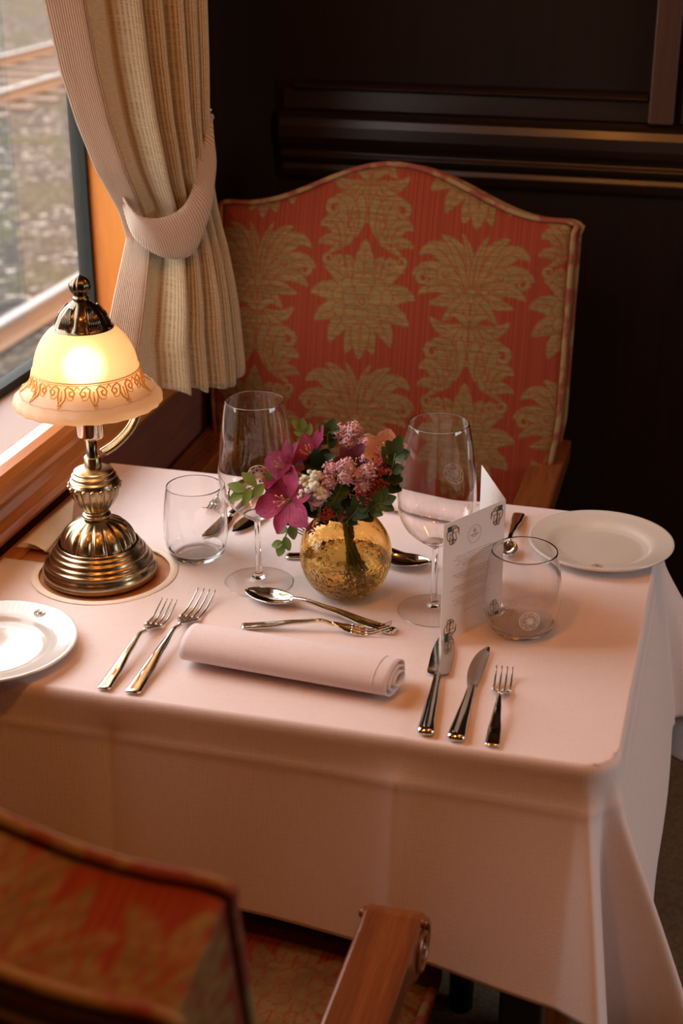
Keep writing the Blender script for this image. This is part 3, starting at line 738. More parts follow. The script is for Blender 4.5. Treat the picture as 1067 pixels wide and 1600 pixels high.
for k in range(NM):
    c0 = 2*PI*k/NM+.12
    def S(a, q, off=.0006):       # a = angular offset in units of cell, q = height 0..1
        z = .2385-.0195*(1-q); r = shr(z)+off; an = c0+a*2*PI/NM; return (r*math.cos(an), r*math.sin(an), z)
    for s in (-1, 1):
        b.tube([S(s*a, q) for a, q in ((0, .02), (.10, .25), (.13, .5), (.10, .8), (.20, .95), (.34, .85), (.42, .62), (.36, .45), (.26, .5), (.24, .65), (.31, .72))], .00095, 5)
        b.tube([S(s*a, q) for a, q in ((.13, .5), (.22, .3), (.33, .28), (.38, .4), (.30, .45))], .0005, 5)
        b.tube([S(s*a, q) for a, q in ((.42, .8), (.5, .98))], .0006, 5)
    b.tube([S(a, q) for a, q in ((-.07, .04), (0, -.10), (.07, .04), (0, .12), (-.07, .04))], .0006, 5)
    b.tube([S(a, q) for a, q in ((0, .2), (0, .7))], .0007, 5)
b.build('gold_decoration', M['shade_gold'], shade)
b = MB(); b.tube([((shr(.2165)+.0005+.0005*math.cos(48*2*PI*k/384))*math.cos(2*PI*k/384), (shr(.2165)+.0005)*math.sin(2*PI*k/384), .2165+.0013*abs(math.sin(24*PI*k/384))) for k in range(384)], .0006, 5, closed=True)
b.build('scalloped_ridge', M['shade'], shade)
b = MB(); b.lathe(smoothprof([(.0, .274), (.0300, .2835), (.0300, .286), (.0270, .292), (.0230, .3000), (.0165, .3070), (.0100, .3120), (.0075, .3135)], 40), 120, mod=ridge(8, .10, .285, .311))
for k in range(5):
    for j in range(-3, 4):
        a = 2*PI*k/5-1.9+j*.085; b.tube([(.0288*math.cos(a), .0288*math.sin(a), .2880), (.0245*math.cos(a-j*.012), .0245*math.sin(a-j*.012), .2985), (.0165*math.cos(a-j*.05), .0165*math.sin(a-j*.05), .3080)], .0010, 5)
b.build('shade_cap', M['bronze'], lamp)
b = MB(); b.lathe(smoothprof([(.0070, .312), (.0085, .3145), (.0085, .3165), (.0070, .3185), (.0080, .3205), (.0110, .3250), (.0118, .3290), (.0105, .3335), (.0065, .3375), (.0015, .3400), (0, .3405)], 44), 64, mod=ridge(12, .14, .320, .339)); b.build('finial', M['bronze'], lamp)
b = MB(); b.ball((.004, -.014, .246), .0215, 24, 16); b.lathe([(.0095, .222), (.0095, .232), (.0, .232)], 20, (.004, -.009, 0)); b.build('bulb', M['bulb'], lamp)

# ------------------------------------------------------------ plates
def plate(label, c, R, rz, group=None):
    t = thing('side_plate', label, 'plate', (c[0], c[1], .7602), rz)
    pr = [(0, .0022), (R*.40, .0022), (R*.58, .0028), (R*.65, .0050), (R*.70, .0088), (R*.74, .0105), (R*.90, .0135), (R*.975, .0152), (R*.995, .0150), (R, .0138), (R*.985, .0120), (R*.90, .0095), (R*.72, .0050), (R*.62, .0012), (R*.60, 0), (R*.55, 0), (R*.54, .0010), (0, .0010)]
    pp = []
    for i in range(len(pr)-1):
        for k in range(4): q = k/4; pp.append((pr[i][0]*(1-q)+pr[i+1][0]*q, pr[i][1]*(1-q)+pr[i+1][1]*q))
    pp.append(pr[-1])
    def flute(r, z, a):
        if z > .0098 and R*.76 < r < R*.95:
            e = math.sin(PI*(r-R*.76)/(R*.19)); w_ = max(0, math.cos((a-PI/2)*1.0))**2+max(0, math.cos(a+PI/2+.3))**2*.6
            z += .00035*e*math.sin(a*84)*w_
        return r, z
    b = MB(); b.lathe(pp, 256, mod=flute); b.build('dish', M['china'], t)
    a = rz; em = MB(); er = R*.84; cx, cy = 0, er
    em.lathe([(0, .0003), (.0022, .0003), (.0022, 0), (0, 0)], 20, (cx, cy, .0126)); em.build('emblem', M['china_mark'], t)
    em = MB()
    for q, nn, rr_ in ((.0042, 14, .0003), (.0062, 20, .0003)):
        em.tube([(cx+q*math.cos(2*PI*k/nn), cy+q*math.sin(2*PI*k/nn), .0127+q*.1*math.sin(2*PI*k/nn)) for k in range(nn)], rr_, 5, closed=True)
    for k in range(14):
        an = 2*PI*k/14; em.tube([(cx+.0042*math.cos(an), cy+.0042*math.sin(an), .0128), (cx+.0062*math.cos(an+.22), cy+.0062*math.sin(an+.22), .0129)], .0003, 4)
    em.build('emblem_ring', M['china_gold'], t)
    return t
plate('white china side plate on the far right corner of the table', atz(939, 843, .774).xy, .0830, PI+.05)
plate('white china side plate cut by the left edge of the photo', atz(-14, 1000, .774).xy, .0860, -.28)

# ------------------------------------------------------------ glassware
def emblem(mb, rfun, z0_, ang0, R):
    def Q(x, y):
        z = z0_+y; r = rfun(z)+.0002; a = ang0+x/r; return (r*math.cos(a), r*math.sin(a), z)
    for q in (R, R*.96, R*.34): mb.tube([Q(q*math.cos(2*PI*k/40), q*math.sin(2*PI*k/40)) for k in range(40)], .00022, 4, closed=True)
    for n_, st in ((8, 3), (8, 2)):
        for k in range(n_):
            a, c = 2*PI*k/n_+.2, 2*PI*(k+st)/n_+.2
            mb.tube([Q(R*.95*(math.cos(a)*(1-q)+math.cos(c)*q), R*.95*(math.sin(a)*(1-q)+math.sin(c)*q)) for q in (0, .25, .5, .75, 1)], .00018, 4)
    for k in range(5):
        mb.tube([Q(R*.26*math.cos(2*PI*j/16)*(k+1)/5, R*.26*math.sin(2*PI*j/16)*(k+1)/5) for j in range(16)], .0003, 4, closed=True)
def wine_glass(label, c, emb_ang):
    t = thing('wine_glass', label, 'wine glass', (c[0], c[1], .7602), 0)
    outer = smoothprof([(.0035, .0745), (.0070, .0770), (.0180, .0850), (.0300, .0960), (.0385, .1120), (.0408, .1290), (.0398, .1500), (.0365, .1800), (.0325, .2050), (.0309, .2125)], 60)
    inner = [(max(r-.0007, 0), z) for r, z in outer[::-1] if z > .0805]+[(.010, .0812), (0, .0800)]
    b = MB(); b.lathe([(0, .0745)]+outer+[(.0305, .2129)]+inner, 96); b.build('bowl', M['glass'], t)
    b = MB(); st = smoothprof([(.0040, .0760), (.0033, .0690), (.0031, .0500), (.0033, .0250), (.0042, .0140), (.0075, .0075), (.0150, .0042), (.0280, .0024), (.0370, .0012)], 50)
    stm = [p for p in st if p[1] > .0068]; ft = [p for p in st if p[1] <= .0085]
    b.lathe([(0, .0760)]+stm+[(stm[-1][0]*.6, .0052), (0, .0048)], 64); b.build('stem', M['glass'], t)
    b = MB(); b.lathe(ft+[(.0378, .0009), (.0372, .0003)], 96); b.build('foot', M['thin_glass'], t)
    b = MB(); b.tube([(.0376*math.cos(2*PI*k/96), .0376*math.sin(2*PI*k/96), .0009) for k in range(96)], .0006, 6, closed=True); b.build('foot_rim', M['glass'], t)
    zs = [q[1] for q in outer]; rs = [q[0] for q in outer]
    b = MB(); emblem(b, lambda z: interp(z, zs, rs), .1435, emb_ang, .0115); b.build('etched_emblem', M['etch'], t)
    return t
wine_glass('tall empty wine glass left of the flower vase', (-.4755, 1.393), math.radians(-68))
wine_glass('tall empty wine glass right of the vase, beside the menu card', (-.2755, 1.377), math.radians(75))
def tumbler(label, c, prof, emb_ang, emb_z):
    t = thing('water_tumbler', label, 'tumbler', (c[0], c[1], .7602), 0)
    outer = smoothprof(prof, 50); zs = [q[1] for q in outer]; rs = [q[0] for q in outer]
    inner = [(max(r-.0011, 0), z) for r, z in outer[::-1] if z > .0085]+[(.0235, .0070), (.012, .0058), (0, .0055)]
    b = MB(); b.lathe([(0, .0004), (.020, .0)]+outer+[(outer[-1][0]-.0005, outer[-1][1]+.0004)]+inner, 96); b.build('tumbler_body', M['glass_tumbler'], t)
    b = MB(); emblem(b, lambda z: interp(z, zs[5:], rs[5:]), emb_z, emb_ang, .0105); b.build('etched_emblem', M['etch'], t)
    return t
tumbler('stemless water tumbler between the lamp and the wine glass', (-.5655, 1.440), [(.0235, .0002), (.0275, .0022), (.0325, .0085), (.0358, .0200), (.0368, .0340), (.0362, .0520), (.0340, .0720), (.0316, .0870)], math.radians(60), .052)
tumbler('stemless water tumbler in front of the menu card at right', (-.1800, 1.361), [(.0240, .0002), (.0290, .0020), (.0345, .0085), (.0385, .0200), (.0400, .0360), (.0392, .0540), (.0365, .0730), (.0334, .0905)], math.radians(-70), .030)

# ------------------------------------------------------------ napkins
def napkin(label, p0, p1, r, z=.7603, open_end=1, group=None):
    """flattened rolled napkin from p0 to p1 (centre line on the table)"""
    a = Vector((p0[0], p0[1], 0)); c = Vector((p1[0], p1[1], 0)); d = (c-a); L = d.length; d.normalize(); nrm = Vector((-d.y, d.x, 0))
    t = thing('rolled_napkin', label, 'napkin', (a.x, a.y, z))
    spir = []
    for k in range(150):
        q = k/149; an = -PI*.45+q*2*PI*3.1; rr = r*(1-.74*q)
        spir.append((rr*1.45*math.cos(an), rr*.86*math.sin(an), q))
    zmin = min(p[1] for p in spir)
    b = MB()
    def fn(u, v):
        i = min(int(v*149+.5), 149); y, zz, q = spir[i]
        ext = .0045*math.sin(q*9)*(1 if u > .5 else 0)+(.010*q if u > .999 else 0)
        s = u*(L+(.007*q))
        bulge = 1+.05*math.sin(u*PI)
        p = d*(s+.002*math.sin(q*20)*u)+nrm*(y*bulge); return (p.x, p.y, (zz-zmin)*bulge*(1+.06*(1-u)))
    b.grid(40, 150, fn); o = b.build('napkin_roll', M['napkin'], t); s = o.modifiers.new('s', 'SOLIDIFY'); s.thickness = .0012; s.offset = 1
    b = MB()                                    # stitched hem line near the open end
    b.tube([tuple(Vector(fn(.93, v))+Vector((0, 0, .0004))) for v in np.linspace(0, .3, 30)], .00035, 4); b.build('stitched_hem', M['napkin'], t)
    return t
napkin('rolled pinkish white linen napkin at the near place setting', (-.488, 1.212), (-.276, 1.198), .0205)
napkin('rolled linen napkin at the far place setting behind the vase', (-.462, 1.640), (-.262, 1.605), .0150)

# ------------------------------------------------------------ cutlery
def loft(mb, secs, n=12, cup=None):
    """secs: (y, halfwidth, zc, halfthick)"""
    vs = []
    for (y, hw, zc, ht) in secs:
        for k in range(n):
            a = 2*PI*k/n; cx = math.cos(a); sz = math.sin(a)
            x = hw*math.copysign(abs(cx)**.75, cx); z = zc+ht*math.copysign(abs(sz)**.8, sz)
            if cup: z += cup(y, x, hw)
            vs.append((x, y, z))
    N = len(secs); fs = [(i*n+k, i*n+(k+1) % n, (i+1)*n+(k+1) % n, (i+1)*n+k) for i in range(N-1) for k in range(n)]
    fs += [tuple(range(n-1, -1, -1)), tuple((N-1)*n+k for k in range(n))]
    mb.add(vs, fs)
def sm(keys, ys):
    K = np.array(keys); out = []
    for y in ys:
        row = [y]
        for j in range(1, K.shape[1]):
            # monotone smooth interpolation
            i = int(np.clip(np.searchsorted(K[:, 0], y)-1, 0, len(K)-2)); q = (y-K[i, 0])/(K[i+1, 0]-K[i, 0]); q = min(max(q, 0), 1); q = q*q*(3-2*q)*.6+q*.4
            row.append(K[i, j]*(1-q)+K[i+1, j]*q)
        out.append(tuple(row))
    return out
def handle_secs(L0, wid, necks=.0022, arch=.010, z0_=.0025, up_=.006):
    # handle from y=0 (broad end) to y=L0 (neck)
    return sm([(0, wid*.80, z0_, .0008), (.003, wid*.98, z0_, .0014), (L0*.25, wid*.92, z0_+arch*.18, .0019), (L0*.6, wid*.55, z0_+arch*.7, .0020), (L0*.86, necks, z0_+arch, .0019), (L0, necks, z0_+up_, .0017)], np.linspace(0, L0, 34))
def fork(label, p_end, p_tip, wid=.0078, head=.0115, flip=False, group=None):
    a = Vector(p_end[:2]); c = Vector(p_tip[:2]); L = (c-a).length; rz = math.atan2(c.y-a.y, c.x-a.x)-PI/2
    t = thing('fork', label, 'fork', (a.x, a.y, .7606), rz, group)
    s = -1 if flip else 1
    def Z(z): return z if not flip else .0135-z
    L0 = L*.62
    b = MB(); hs = handle_secs(L0, wid)
    loft(b, [(y, h, Z(z), th) for y, h, z, th in hs]); b.build('handle', M['silver'], t)
    b = MB(); rootl = L*.13
    def hz(y):            # head curve: dips then tips rise
        q = (y-L0)/(L-L0); return .0085-.0085*math.sin(min(1, q/.62)*PI/2)+.0090*max(0, (q-.45)/.55)**1.6+.0012
    sec = sm([(L0-.002, .0022, 0, .0016), (L0+rootl*.35, head*.55, 0, .0012), (L0+rootl*.7, head*.92, 0, .0011), (L0+rootl, head*.97, 0, .0010)], np.linspace(L0-.002, L0+rootl, 14))
    loft(b, [(y, h, Z(hz(max(y, L0))), th) for y, h, _, th in sec])
    for k in range(4):
        x = head*(-.80+k*.533)
        pts = [(x*(1-.0*q), L0+rootl-.003+(L-L0-rootl+.003)*q, Z(hz(L0+rootl-.003+(L-L0-rootl+.003)*q))) for q in np.linspace(0, 1, 12)]
        b.tube(pts, [.00150*(1-.55*q) for q in np.linspace(0, 1, 12)], 6)
    b.build('tines', M['silver'], t)
    return t
def spoon(label, p_end, p_tip, wid=.0078, bw=.0185, bl=.30, group=None, depth=.0075, tilt=0):
    a = Vector(p_end[:2]); c = Vector(p_tip[:2]); L = (c-a).length; rz = math.atan2(c.y-a.y, c.x-a.x)-PI/2
    t = thing('spoon', label, 'spoon', (a.x, a.y, .7606), rz, group)
    L0 = L*(1-bl)
    b = MB(); loft(b, handle_secs(L0+.003, wid, up_=.0085)); b.build('handle', M['silver'], t)
    B = L-L0
    def fn(u, v, off=0):
        q = v; y = L0+B*q; hw = bw*(math.sin(PI*min(1, .02+.98*q**.85))**.55)*(1-.12*(1-q)); x = (2*u-1)*hw
        rim = .0090-.0015*q+.0012*q*q
        z = rim-depth*(1-(2*u-1)**2)*math.sin(PI*min(1, q*.98+.01))**.8
        return (x, y, max(z+off, .0004+off+.0))
    b.grid(22, 34, lambda u, v: fn(u, v, 0)); o = b.build('spoon_bowl', M['silver'], t); s = o.modifiers.new('s', 'SOLIDIFY'); s.thickness = .0013; s.offset = 0
    return t
def knife(label, p_end, p_tip, wid=.0080, bw=.0095, kind_='butter', group=None):
    a = Vector(p_end[:2]); c = Vector(p_tip[:2]); L = (c-a).length; rz = math.atan2(c.y-a.y, c.x-a.x)-PI/2
    t = thing('knife', label, 'knife', (a.x, a.y, .7606), rz, group)
    L0 = L*.54
    b = MB()
    secs = sm([(0, wid*.7, .0040, .0024), (.004, wid, .0042, .0036), (L0*.4, wid*.78, .0044, .0036), (L0*.8, wid*.55, .0044, .0030), (L0, wid*.48, .0044, .0026)], np.linspace(0, L0, 30))
    loft(b, secs, 14); b.build('handle', M['silver'], t)
    b = MB(); poly = []
    if kind_ == 'butter':
        L_ = [(-.0036, 0), (-.0060, .15), (-.0078, .35), (-.0075, .55), (-.0050, .78), (.0002, .95), (.0042, 1.0)]
        R_ = [(.0052, .97), (.0060, .80), (.0058, .5), (.0050, .2), (.0036, 0)]
    else:
        L_ = [(-.0030, 0), (-.0042, .04), (-.0088, .07), (-.0092, .25), (-.0090, .5), (-.0070, .75), (-.0030, .93), (.0005, 1.0)]
        R_ = [(.0035, .93), (.0078, .78), (.0100, .5), (.0095, .2), (.0085, .06), (.0040, .03), (.0030, 0)]
    sc_ = bw/.0095
    def sp(P):
        Q = smoothprof(P, 30); return Q
    lft = sp(L_); rgt = sp(R_)[::-1]
    BL = L-L0+.002; n = 30; fs = []
    lf = lambda q: interp(q, [p[1] for p in lft], [p[0] for p in lft]); rg = lambda q: interp(q, [p[1] for p in rgt], [p[0] for p in rgt])
    b.grid(13, 40, lambda u, v: ((lf(v)*(1-u)+rg(v)*u)*sc_*(1 if v < .995 else .6), L0-.002+BL*v, .0044+(.0006*(1-abs(2*u-1)))))
    b.grid(13, 40, lambda u, v: ((lf(v)*(1-u)+rg(v)*u)*sc_*(1 if v < .995 else .6), L0-.002+BL*v, .0036-(.0004*(1-abs(2*u-1)))))
    o = b.build('blade', M['silver'], t)
    return t
q = atz
fork('small fork, outermost on the left of the near setting', q(161, 1081), q(266, 950), .0072, .0105)
fork('large fork beside the left end of the near rolled napkin', q(206, 1087), q(324, 934), .0085, .0122)
spoon('dessert spoon above the near napkin, bowl pointing left', q(617, 991), q(384, 932), .0072, .0175, .33)
fork('dessert fork between the spoon and the near napkin', q(377, 982), q(612, 991), .0070, .0105)
knife('broad-bladed fish knife nearest the end of the near napkin', q(664, 1153), q(698, 992), .0080, .0112, 'fish')
knife('butter knife in the middle of the near right cutlery', q(711, 1162), q(757, 1016), .0085, .0105)
fork('little fork, rightmost of the near cutlery', q(768, 1170), q(788, 1056), .0070, .0098)
spoon('dessert spoon behind the vase, bowl pointing right', q(447, 872), q(672, 888), .0072, .0175, .33)
fork('dessert fork behind the vase with tines pointing left', q(672, 884), q(456, 832), .0070, .0105)
fork('small fork seen through the left tumbler', q(381, 753), q(326, 806), .0068, .0100)
knife('butter knife lying behind the left tumbler', q(402, 772), q(319, 847), .0080, .0110)
knife('broad-bladed fish knife behind the left wine glass stem', q(452, 776), q(366, 836), .0080, .0115, 'fish')
spoon('little spoon between the menu card and the far plate', q(811, 806), q(789, 878), .0072, .0118, .28, depth=.005)

# ------------------------------------------------------------ menu card
mA, mF, mB = atz(688, 1003), atz(783, 968), None
pA = Vector((-.253, 1.305, 0)); pF = Vector((-.2055, 1.383, 0)); pB = Vector((-.246, 1.470, 0)); HM = .134
menu = thing('menu_card', 'folded white menu card standing open between glass and tumbler', 'menu', (pF.x, pF.y, .7603))
def mp(s, h, off=0, panel=0):
    a, c = (pF, pA) if panel == 0 else (pF, pB)
    d = (c-a); L = d.length; d.normalize(); n_ = Vector((-d.y, d.x, 0)) * (-1 if panel == 0 else 1)
    n_ = Vector((d.y, -d.x, 0)) if panel == 0 else Vector((-d.y, d.x, 0))
    # outward normal of the front panel looks to the camera side (-y, +x)
    if panel == 0 and n_.x < 0: n_ = -n_
    if panel == 1 and n_.x > 0: n_ = -n_
    p = a+d*(s*L)+n_*off; return Vector((p.x-pF.x, p.y-pF.y, h))
for pn in (0, 1):
    b = MB(); T = .0006
    v = [mp(0, 0, 0, pn), mp(1, 0, 0, pn), mp(1, HM, 0, pn), mp(0, HM, 0, pn), mp(0, 0, -T, pn), mp(1, 0, -T, pn), mp(1, HM, -T, pn), mp(0, HM, -T, pn)]
    b.add(v, [(0, 1, 2, 3), (4, 7, 6, 5), (0, 4, 5, 1), (1, 5, 6, 2), (2, 6, 7, 3), (3, 7, 4, 0)]); panel = b.build('front_panel' if pn == 0 else 'back_panel', M['paper'], menu, False)
    if pn == 0: front_panel = panel
    else: back_panel = panel
PLN = (pA-pF).length
def mstrip(mb, s0, h0, s1, h1, wd, off=.0004, pn=0):
    """thin flat strip between two panel points; s in metres from the left (outer) edge"""
    def Q(s, h): return mp(1-s/PLN, h, off, pn)
    d = Vector((s1-s0, h1-h0)); l = d.length
    if l < 1e-7: return
    n_ = Vector((-d.y, d.x))/l*wd/2
    mb.add([Q(s0+n_.x, h0+n_.y), Q(s1+n_.x, h1+n_.y), Q(s1-n_.x, h1-n_.y), Q(s0-n_.x, h0-n_.y)], [(0, 1, 2, 3)])
def mpoly(mb, pts, wd, **k):
    for i in range(len(pts)-1): mstrip(mb, *pts[i], *pts[i+1], wd, **k)
def arc(cx, cy, r, a0, a1, n=10): return [(cx+r*math.cos(math.radians(a0+(a1-a0)*k/n)), cy+r*math.sin(math.radians(a0+(a1-a0)*k/n))) for k in range(n+1)]
def ornament(ox, oy, sx, sy):
    gold = MB(); blue = MB()
    # corner ornament: interlaced petals with a dark square in the outer corner; sx, sy = direction inward
    k = .0165
    def T_(pts): return [(ox+sx*x*k, oy+sy*y*k) for x, y in pts]
    for pts in (arc(0, 0, 1.05, -5, 95) and arc(.55, .55, .50, 180, 360), arc(.55, .55, .52, 60, 200), [(.55, .02), (.55, 1.25)], arc(.05, .62, .5, -90, 20), arc(1.1, .62, .56, 120, 240), [(.2, .55), (.95, .55)],
                arc(.30, .95, .32, -80, 80), [(.30, .62), (.30, 1.2), (.55, 1.28)], [(.8, .62), (.9, 1.05), (.62, 1.3)], arc(.2, 1.25, .42, -80, 0), [(.55, .28), (1.08, .30), (1.1, .75)]):
        mpoly(gold, T_(pts), .00085)
    mstrip(blue, ox+sx*.10*k, oy+sy*.22*k, ox+sx*.46*k, oy+sy*.22*k, .0058)
    gp = gold.build('gold_corner_print', M['gold_ink'], front_panel, False); blue.build('blue_square_print', M['blue_ink'], front_panel, False)
ornament(.004, HM-.004, 1, -1); ornament(PLN-.003, HM-.003, -1, -1); ornament(.004, .004, 1, 1); ornament(PLN-.003, .003, -1, 1)
txt = MB(); mid = PLN/2
mpoly(txt, [(mid+.0095*math.cos(2*PI*k/36), HM-.0235+.0095*math.sin(2*PI*k/36)) for k in range(37)], .00035)
mpoly(txt, [(mid-.006, HM-.024), (mid+.006, HM-.024)], .0009); mpoly(txt, [(mid-.004, HM-.0262), (mid+.004, HM-.0262)], .0005)
for k in range(5): mpoly(txt, [(mid, HM-.0215), (mid+.003*math.cos(PI*(k+.5)/5.5), HM-.0215+.005*math.sin(PI*(k+.5)/5.5))], .0004)
rnd = random.Random(3)
y = HM-.042
for para in ((.026, .030, .024, .027, .016), (.030, .026, .018), (.028, .033, .020), (.030, .024, .028, .016), (.012,)):
    for wdt in para:
        x = mid-wdt
        while x < mid+wdt:
            l = rnd.uniform(.0018, .0055); l = min(l, mid+wdt-x); xx = x
            while xx < x+l:          # letter-like ticks
                hgt = rnd.choice((.0007, .0009, .0012)); mstrip(txt, xx, y, xx, y+hgt, .00025); mstrip(txt, xx, y+.0003*rnd.random(), xx+.0004, y+.0003, .00018); xx += .00062
            x += l+.0011
        y -= .0029
    y -= .0052
txt.build('menu_text_print', M['ink'], front_panel, False)
t2 = MB()
for (s0, h0) in ((.05, .120), (.048, .112)):
    for k in range(5): mstrip(t2, s0-.004+k*.002, h0-.001, s0-.003+k*.002, h0+.002, .0004, pn=1)
t2.build('back_print', M['china_gold'], back_panel, False)

# ------------------------------------------------------------ vase and flowers
VX, VY = -.376, 1.392
vase = thing('glass_vase', 'round amber crackled glass vase half filled with water', 'vase', (VX, VY, .7605))
outer = smoothprof([(.0000, .0000), (.0180, .0010), (.0340, .0095), (.0455, .0270), (.0495, .0480), (.0465, .0670), (.0370, .0830), (.0275, .0905), (.0240, .0940), (.0250, .0985), (.0268, .1025)], 66)
inner = smoothprof([(.0250, .1025), (.0230, .0985), (.0220, .0940), (.0255, .0885), (.0350, .0808), (.0440, .0660), (.0470, .0480), (.0430, .0285), (.0320, .0120), (.0170, .0050), (0, .0045)], 66)
b = MB(); b.lathe(outer+[(.0262, .1036)]+inner, 112); b.build('vase_body', M['amber_glass'], vase)
b = MB(); wp = [(r-.0004, z+.0002) for r, z in inner if z < .0475][::-1]
b.lathe(wp+[(wp[-1][0]*.5, .0475), (0, .0475)], 80); b.build('water', M['water'], vase)

def petal_mat(name, base, tip, streak, edge=None):
    m = mat(name, base, .6, Specular_IOR_Level=.25); t = NT(m)
    uv = t.coords((1, 1, 1), 'UV'); sx = t.n('SeparateXYZ'); t.l(uv, sx.inputs[0])
    c = t.ramp(sx.outputs['Y'], [(0, tuple(x*.75 for x in base)), (.45, base), (1, tip)])
    n = t.noise(t.coords((16, 2, 1), 'UV'), 2.4, 3); c = t.mix(t.math('MULTIPLY', t.ramp(n, [(.46, (0, 0, 0)), (.58, (1, 1, 1))]), .85), c, streak)
    t.color(c); return m
M['petal'] = petal_mat('magenta_petal', (.32, .012, .07), (.34, .03, .10), (.12, .004, .02))
M['petal_pale'] = petal_mat('mauve_petal', (.44, .05, .14), (.30, .035, .105), (.17, .010, .045))
M['petal_dark'] = petal_mat('plum_petal', (.10, .008, .025), (.20, .05, .09), (.04, .004, .01))
M['petal_peach'] = petal_mat('peach_petal', (.60, .34, .27), (.78, .62, .54), (.50, .16, .11))
def leafmat(name, a, c):
    m = mat(name, a, .55, Specular_IOR_Level=.3); t = NT(m); t.color(t.mix(t.noise(t.coords(), 60, 2), a, c)); return m
M['leaf'] = leafmat('glossy_green_leaf', (.028, .060, .012), (.065, .12, .028)); M['leaf_light'] = leafmat('fresh_green_leaf', (.12, .19, .03), (.21, .30, .07)); M['leaf_dark'] = leafmat('dark_green_leaf', (.015, .035, .012), (.03, .07, .02))
M['stem'] = leafmat('green_stem', (.10, .16, .04), (.18, .24, .07))
M['stamen'] = mat('yellow_stamen', (.60, .42, .16), .6)
M['statice_pink'] = leafmat('lilac_pink_floret', (.46, .22, .26), (.74, .48, .50)); M['statice_white'] = leafmat('cream_white_floret', (.55, .52, .38), (.75, .72, .60)); M['coral'] = leafmat('coral_red_twig', (.30, .035, .03), (.48, .10, .07))
def frame(d, roll=0):
    d = Vector(d).normalized(); a = d.cross(Vector((0, 0, 1)));
    if a.length < .05: a = Vector((1, 0, 0))
    a.normalize(); c = a.cross(d); R_ = Matrix.Rotation(roll, 3, d); return d, R_ @ a, R_ @ c
def blade_(mb, base, d, n_, L, W, bend=.3, cup=.2, nu=7, nv=12, pk=.8, twist=0):
    """petal/leaf: grows along d from base, face normal n_, bending towards -n_ by `bend` rad"""
    d = Vector(d).normalized(); n_ = (Vector(n_)-d*Vector(n_).dot(d)).normalized(); sd = d.cross(n_)
    pts = []; p = Vector(base); ang = 0; step = L/(nv-1)
    rows = []
    for j in range(nv):
        q = j/(nv-1); ang = bend*q; dd = d*math.cos(ang)-n_*math.sin(ang); nn = n_*math.cos(ang)+d*math.sin(ang); rows.append((p.copy(), nn)); p += dd*step
    def fn(a, c):
        j = min(int(c*(nv-1)+.5), nv-1); pp, nn = rows[j]; w_ = W*(math.sin(PI*min(.97, max(.04, c))**pk)**.8+.05); s = 2*a-1
        return pp+sd*(s*w_)+nn*(cup*w_*s*s)
    mb.grid(nu, nv, fn)
def to_vase(p, k=0.0):
    return Vector((VX+.006*math.cos(k*2.4), VY+.006*math.sin(k*2.4), .7605+.098)), Vector((VX+.012+.010*math.cos(k*2.4+2), VY-.002+.010*math.sin(k*2.4+2), .7605+.012+.004*(k % 3)))
_k = [0]
def stem_pts(top):
    _k[0] += 1; nk, bt = to_vase(None, _k[0]); top = Vector(top); mid_ = nk*.45+top*.55+Vector((0, 0, .006)); return [bt, bt*.5+nk*.5, nk, mid_, top]
def add_stem(t, top, r=.0016, m='stem'):
    o = Vector(t.location); b = MB(); b.tube([tuple(Vector(p)-o) for p in smoothprof([tuple(p) for p in stem_pts(top)], 20)], r, 6); b.build('stem', M[m], t)
def alstro(label, c, d, m1, m2, L=.031, W=.0125, open_=1.0, roll=0):
    c = Vector(c); t = thing('alstroemeria', label, 'flower', c)
    d, a, e = frame(d, roll)
    for k in range(6):
        an = k*PI/3; outw = a*math.cos(an)+e*math.sin(an); inner_ = k % 2
        gd = d*(.95-.45*open_)+outw*(.45+.55*open_); b = MB()
        blade_(b, outw*.002, gd, d-outw*.3, L*(1.0 if not inner_ else .95), W*(1.0 if not inner_ else .68), .55*open_, .22, 9, 16, 1.30 if not inner_ else 1.2)
        b.build('petal', M[m2 if inner_ else m1], t)
    b = MB()
    for k in range(5):
        an = k*1.256; p0 = Vector((0, 0, 0)); p1 = d*.012+(a*math.cos(an)+e*math.sin(an))*.002; p2 = d*.020+(a*math.cos(an)+e*math.sin(an))*.006
        b.tube([p0, p1, p2], .0004, 5); b.ball(p2, .0011, 6, 5)
    b.build('stamens', M['stamen'], t)
    b = MB(); b.tube([-d*.010, -d*.004, d*.002], [.0018, .0030, .0026], 8); b.build('calyx', M['stem'], t)
    add_stem(t, c-d*.009, .0015); return t
VF = (.12, -.85, .35)   # roughly towards the viewer
def pt(x, y, Y): return aty(x, y, Y)
alstro('open magenta lily-like bloom, lowest and leftmost, over the vase rim', pt(452, 782, 1.345), (-.25, -.8, .30), 'petal_pale', 'petal', .037, .0125, .95, .5)
alstro('magenta bloom tilted left in the middle of the left side of the bouquet', pt(455, 738, 1.375), (-.55, -.35, .55), 'petal', 'petal', .036, .0125, .60, .2)
alstro('upright magenta bloom at the upper left of the bouquet', pt(494, 722, 1.385), (-.45, -.20, .65), 'petal', 'petal', .038, .0125, .48, .9)
alstro('dark plum half-closed bloom in the middle of the bouquet', pt(556, 738, 1.372), (-.05, -.45, .60), 'petal_dark', 'petal_dark', .030, .011, .42, .3)
alstro('pale peach bloom at the upper right of the bouquet', pt(596, 712, 1.385), (.35, -.45, .55), 'petal_peach', 'petal_peach', .027, .011, .6, .1)
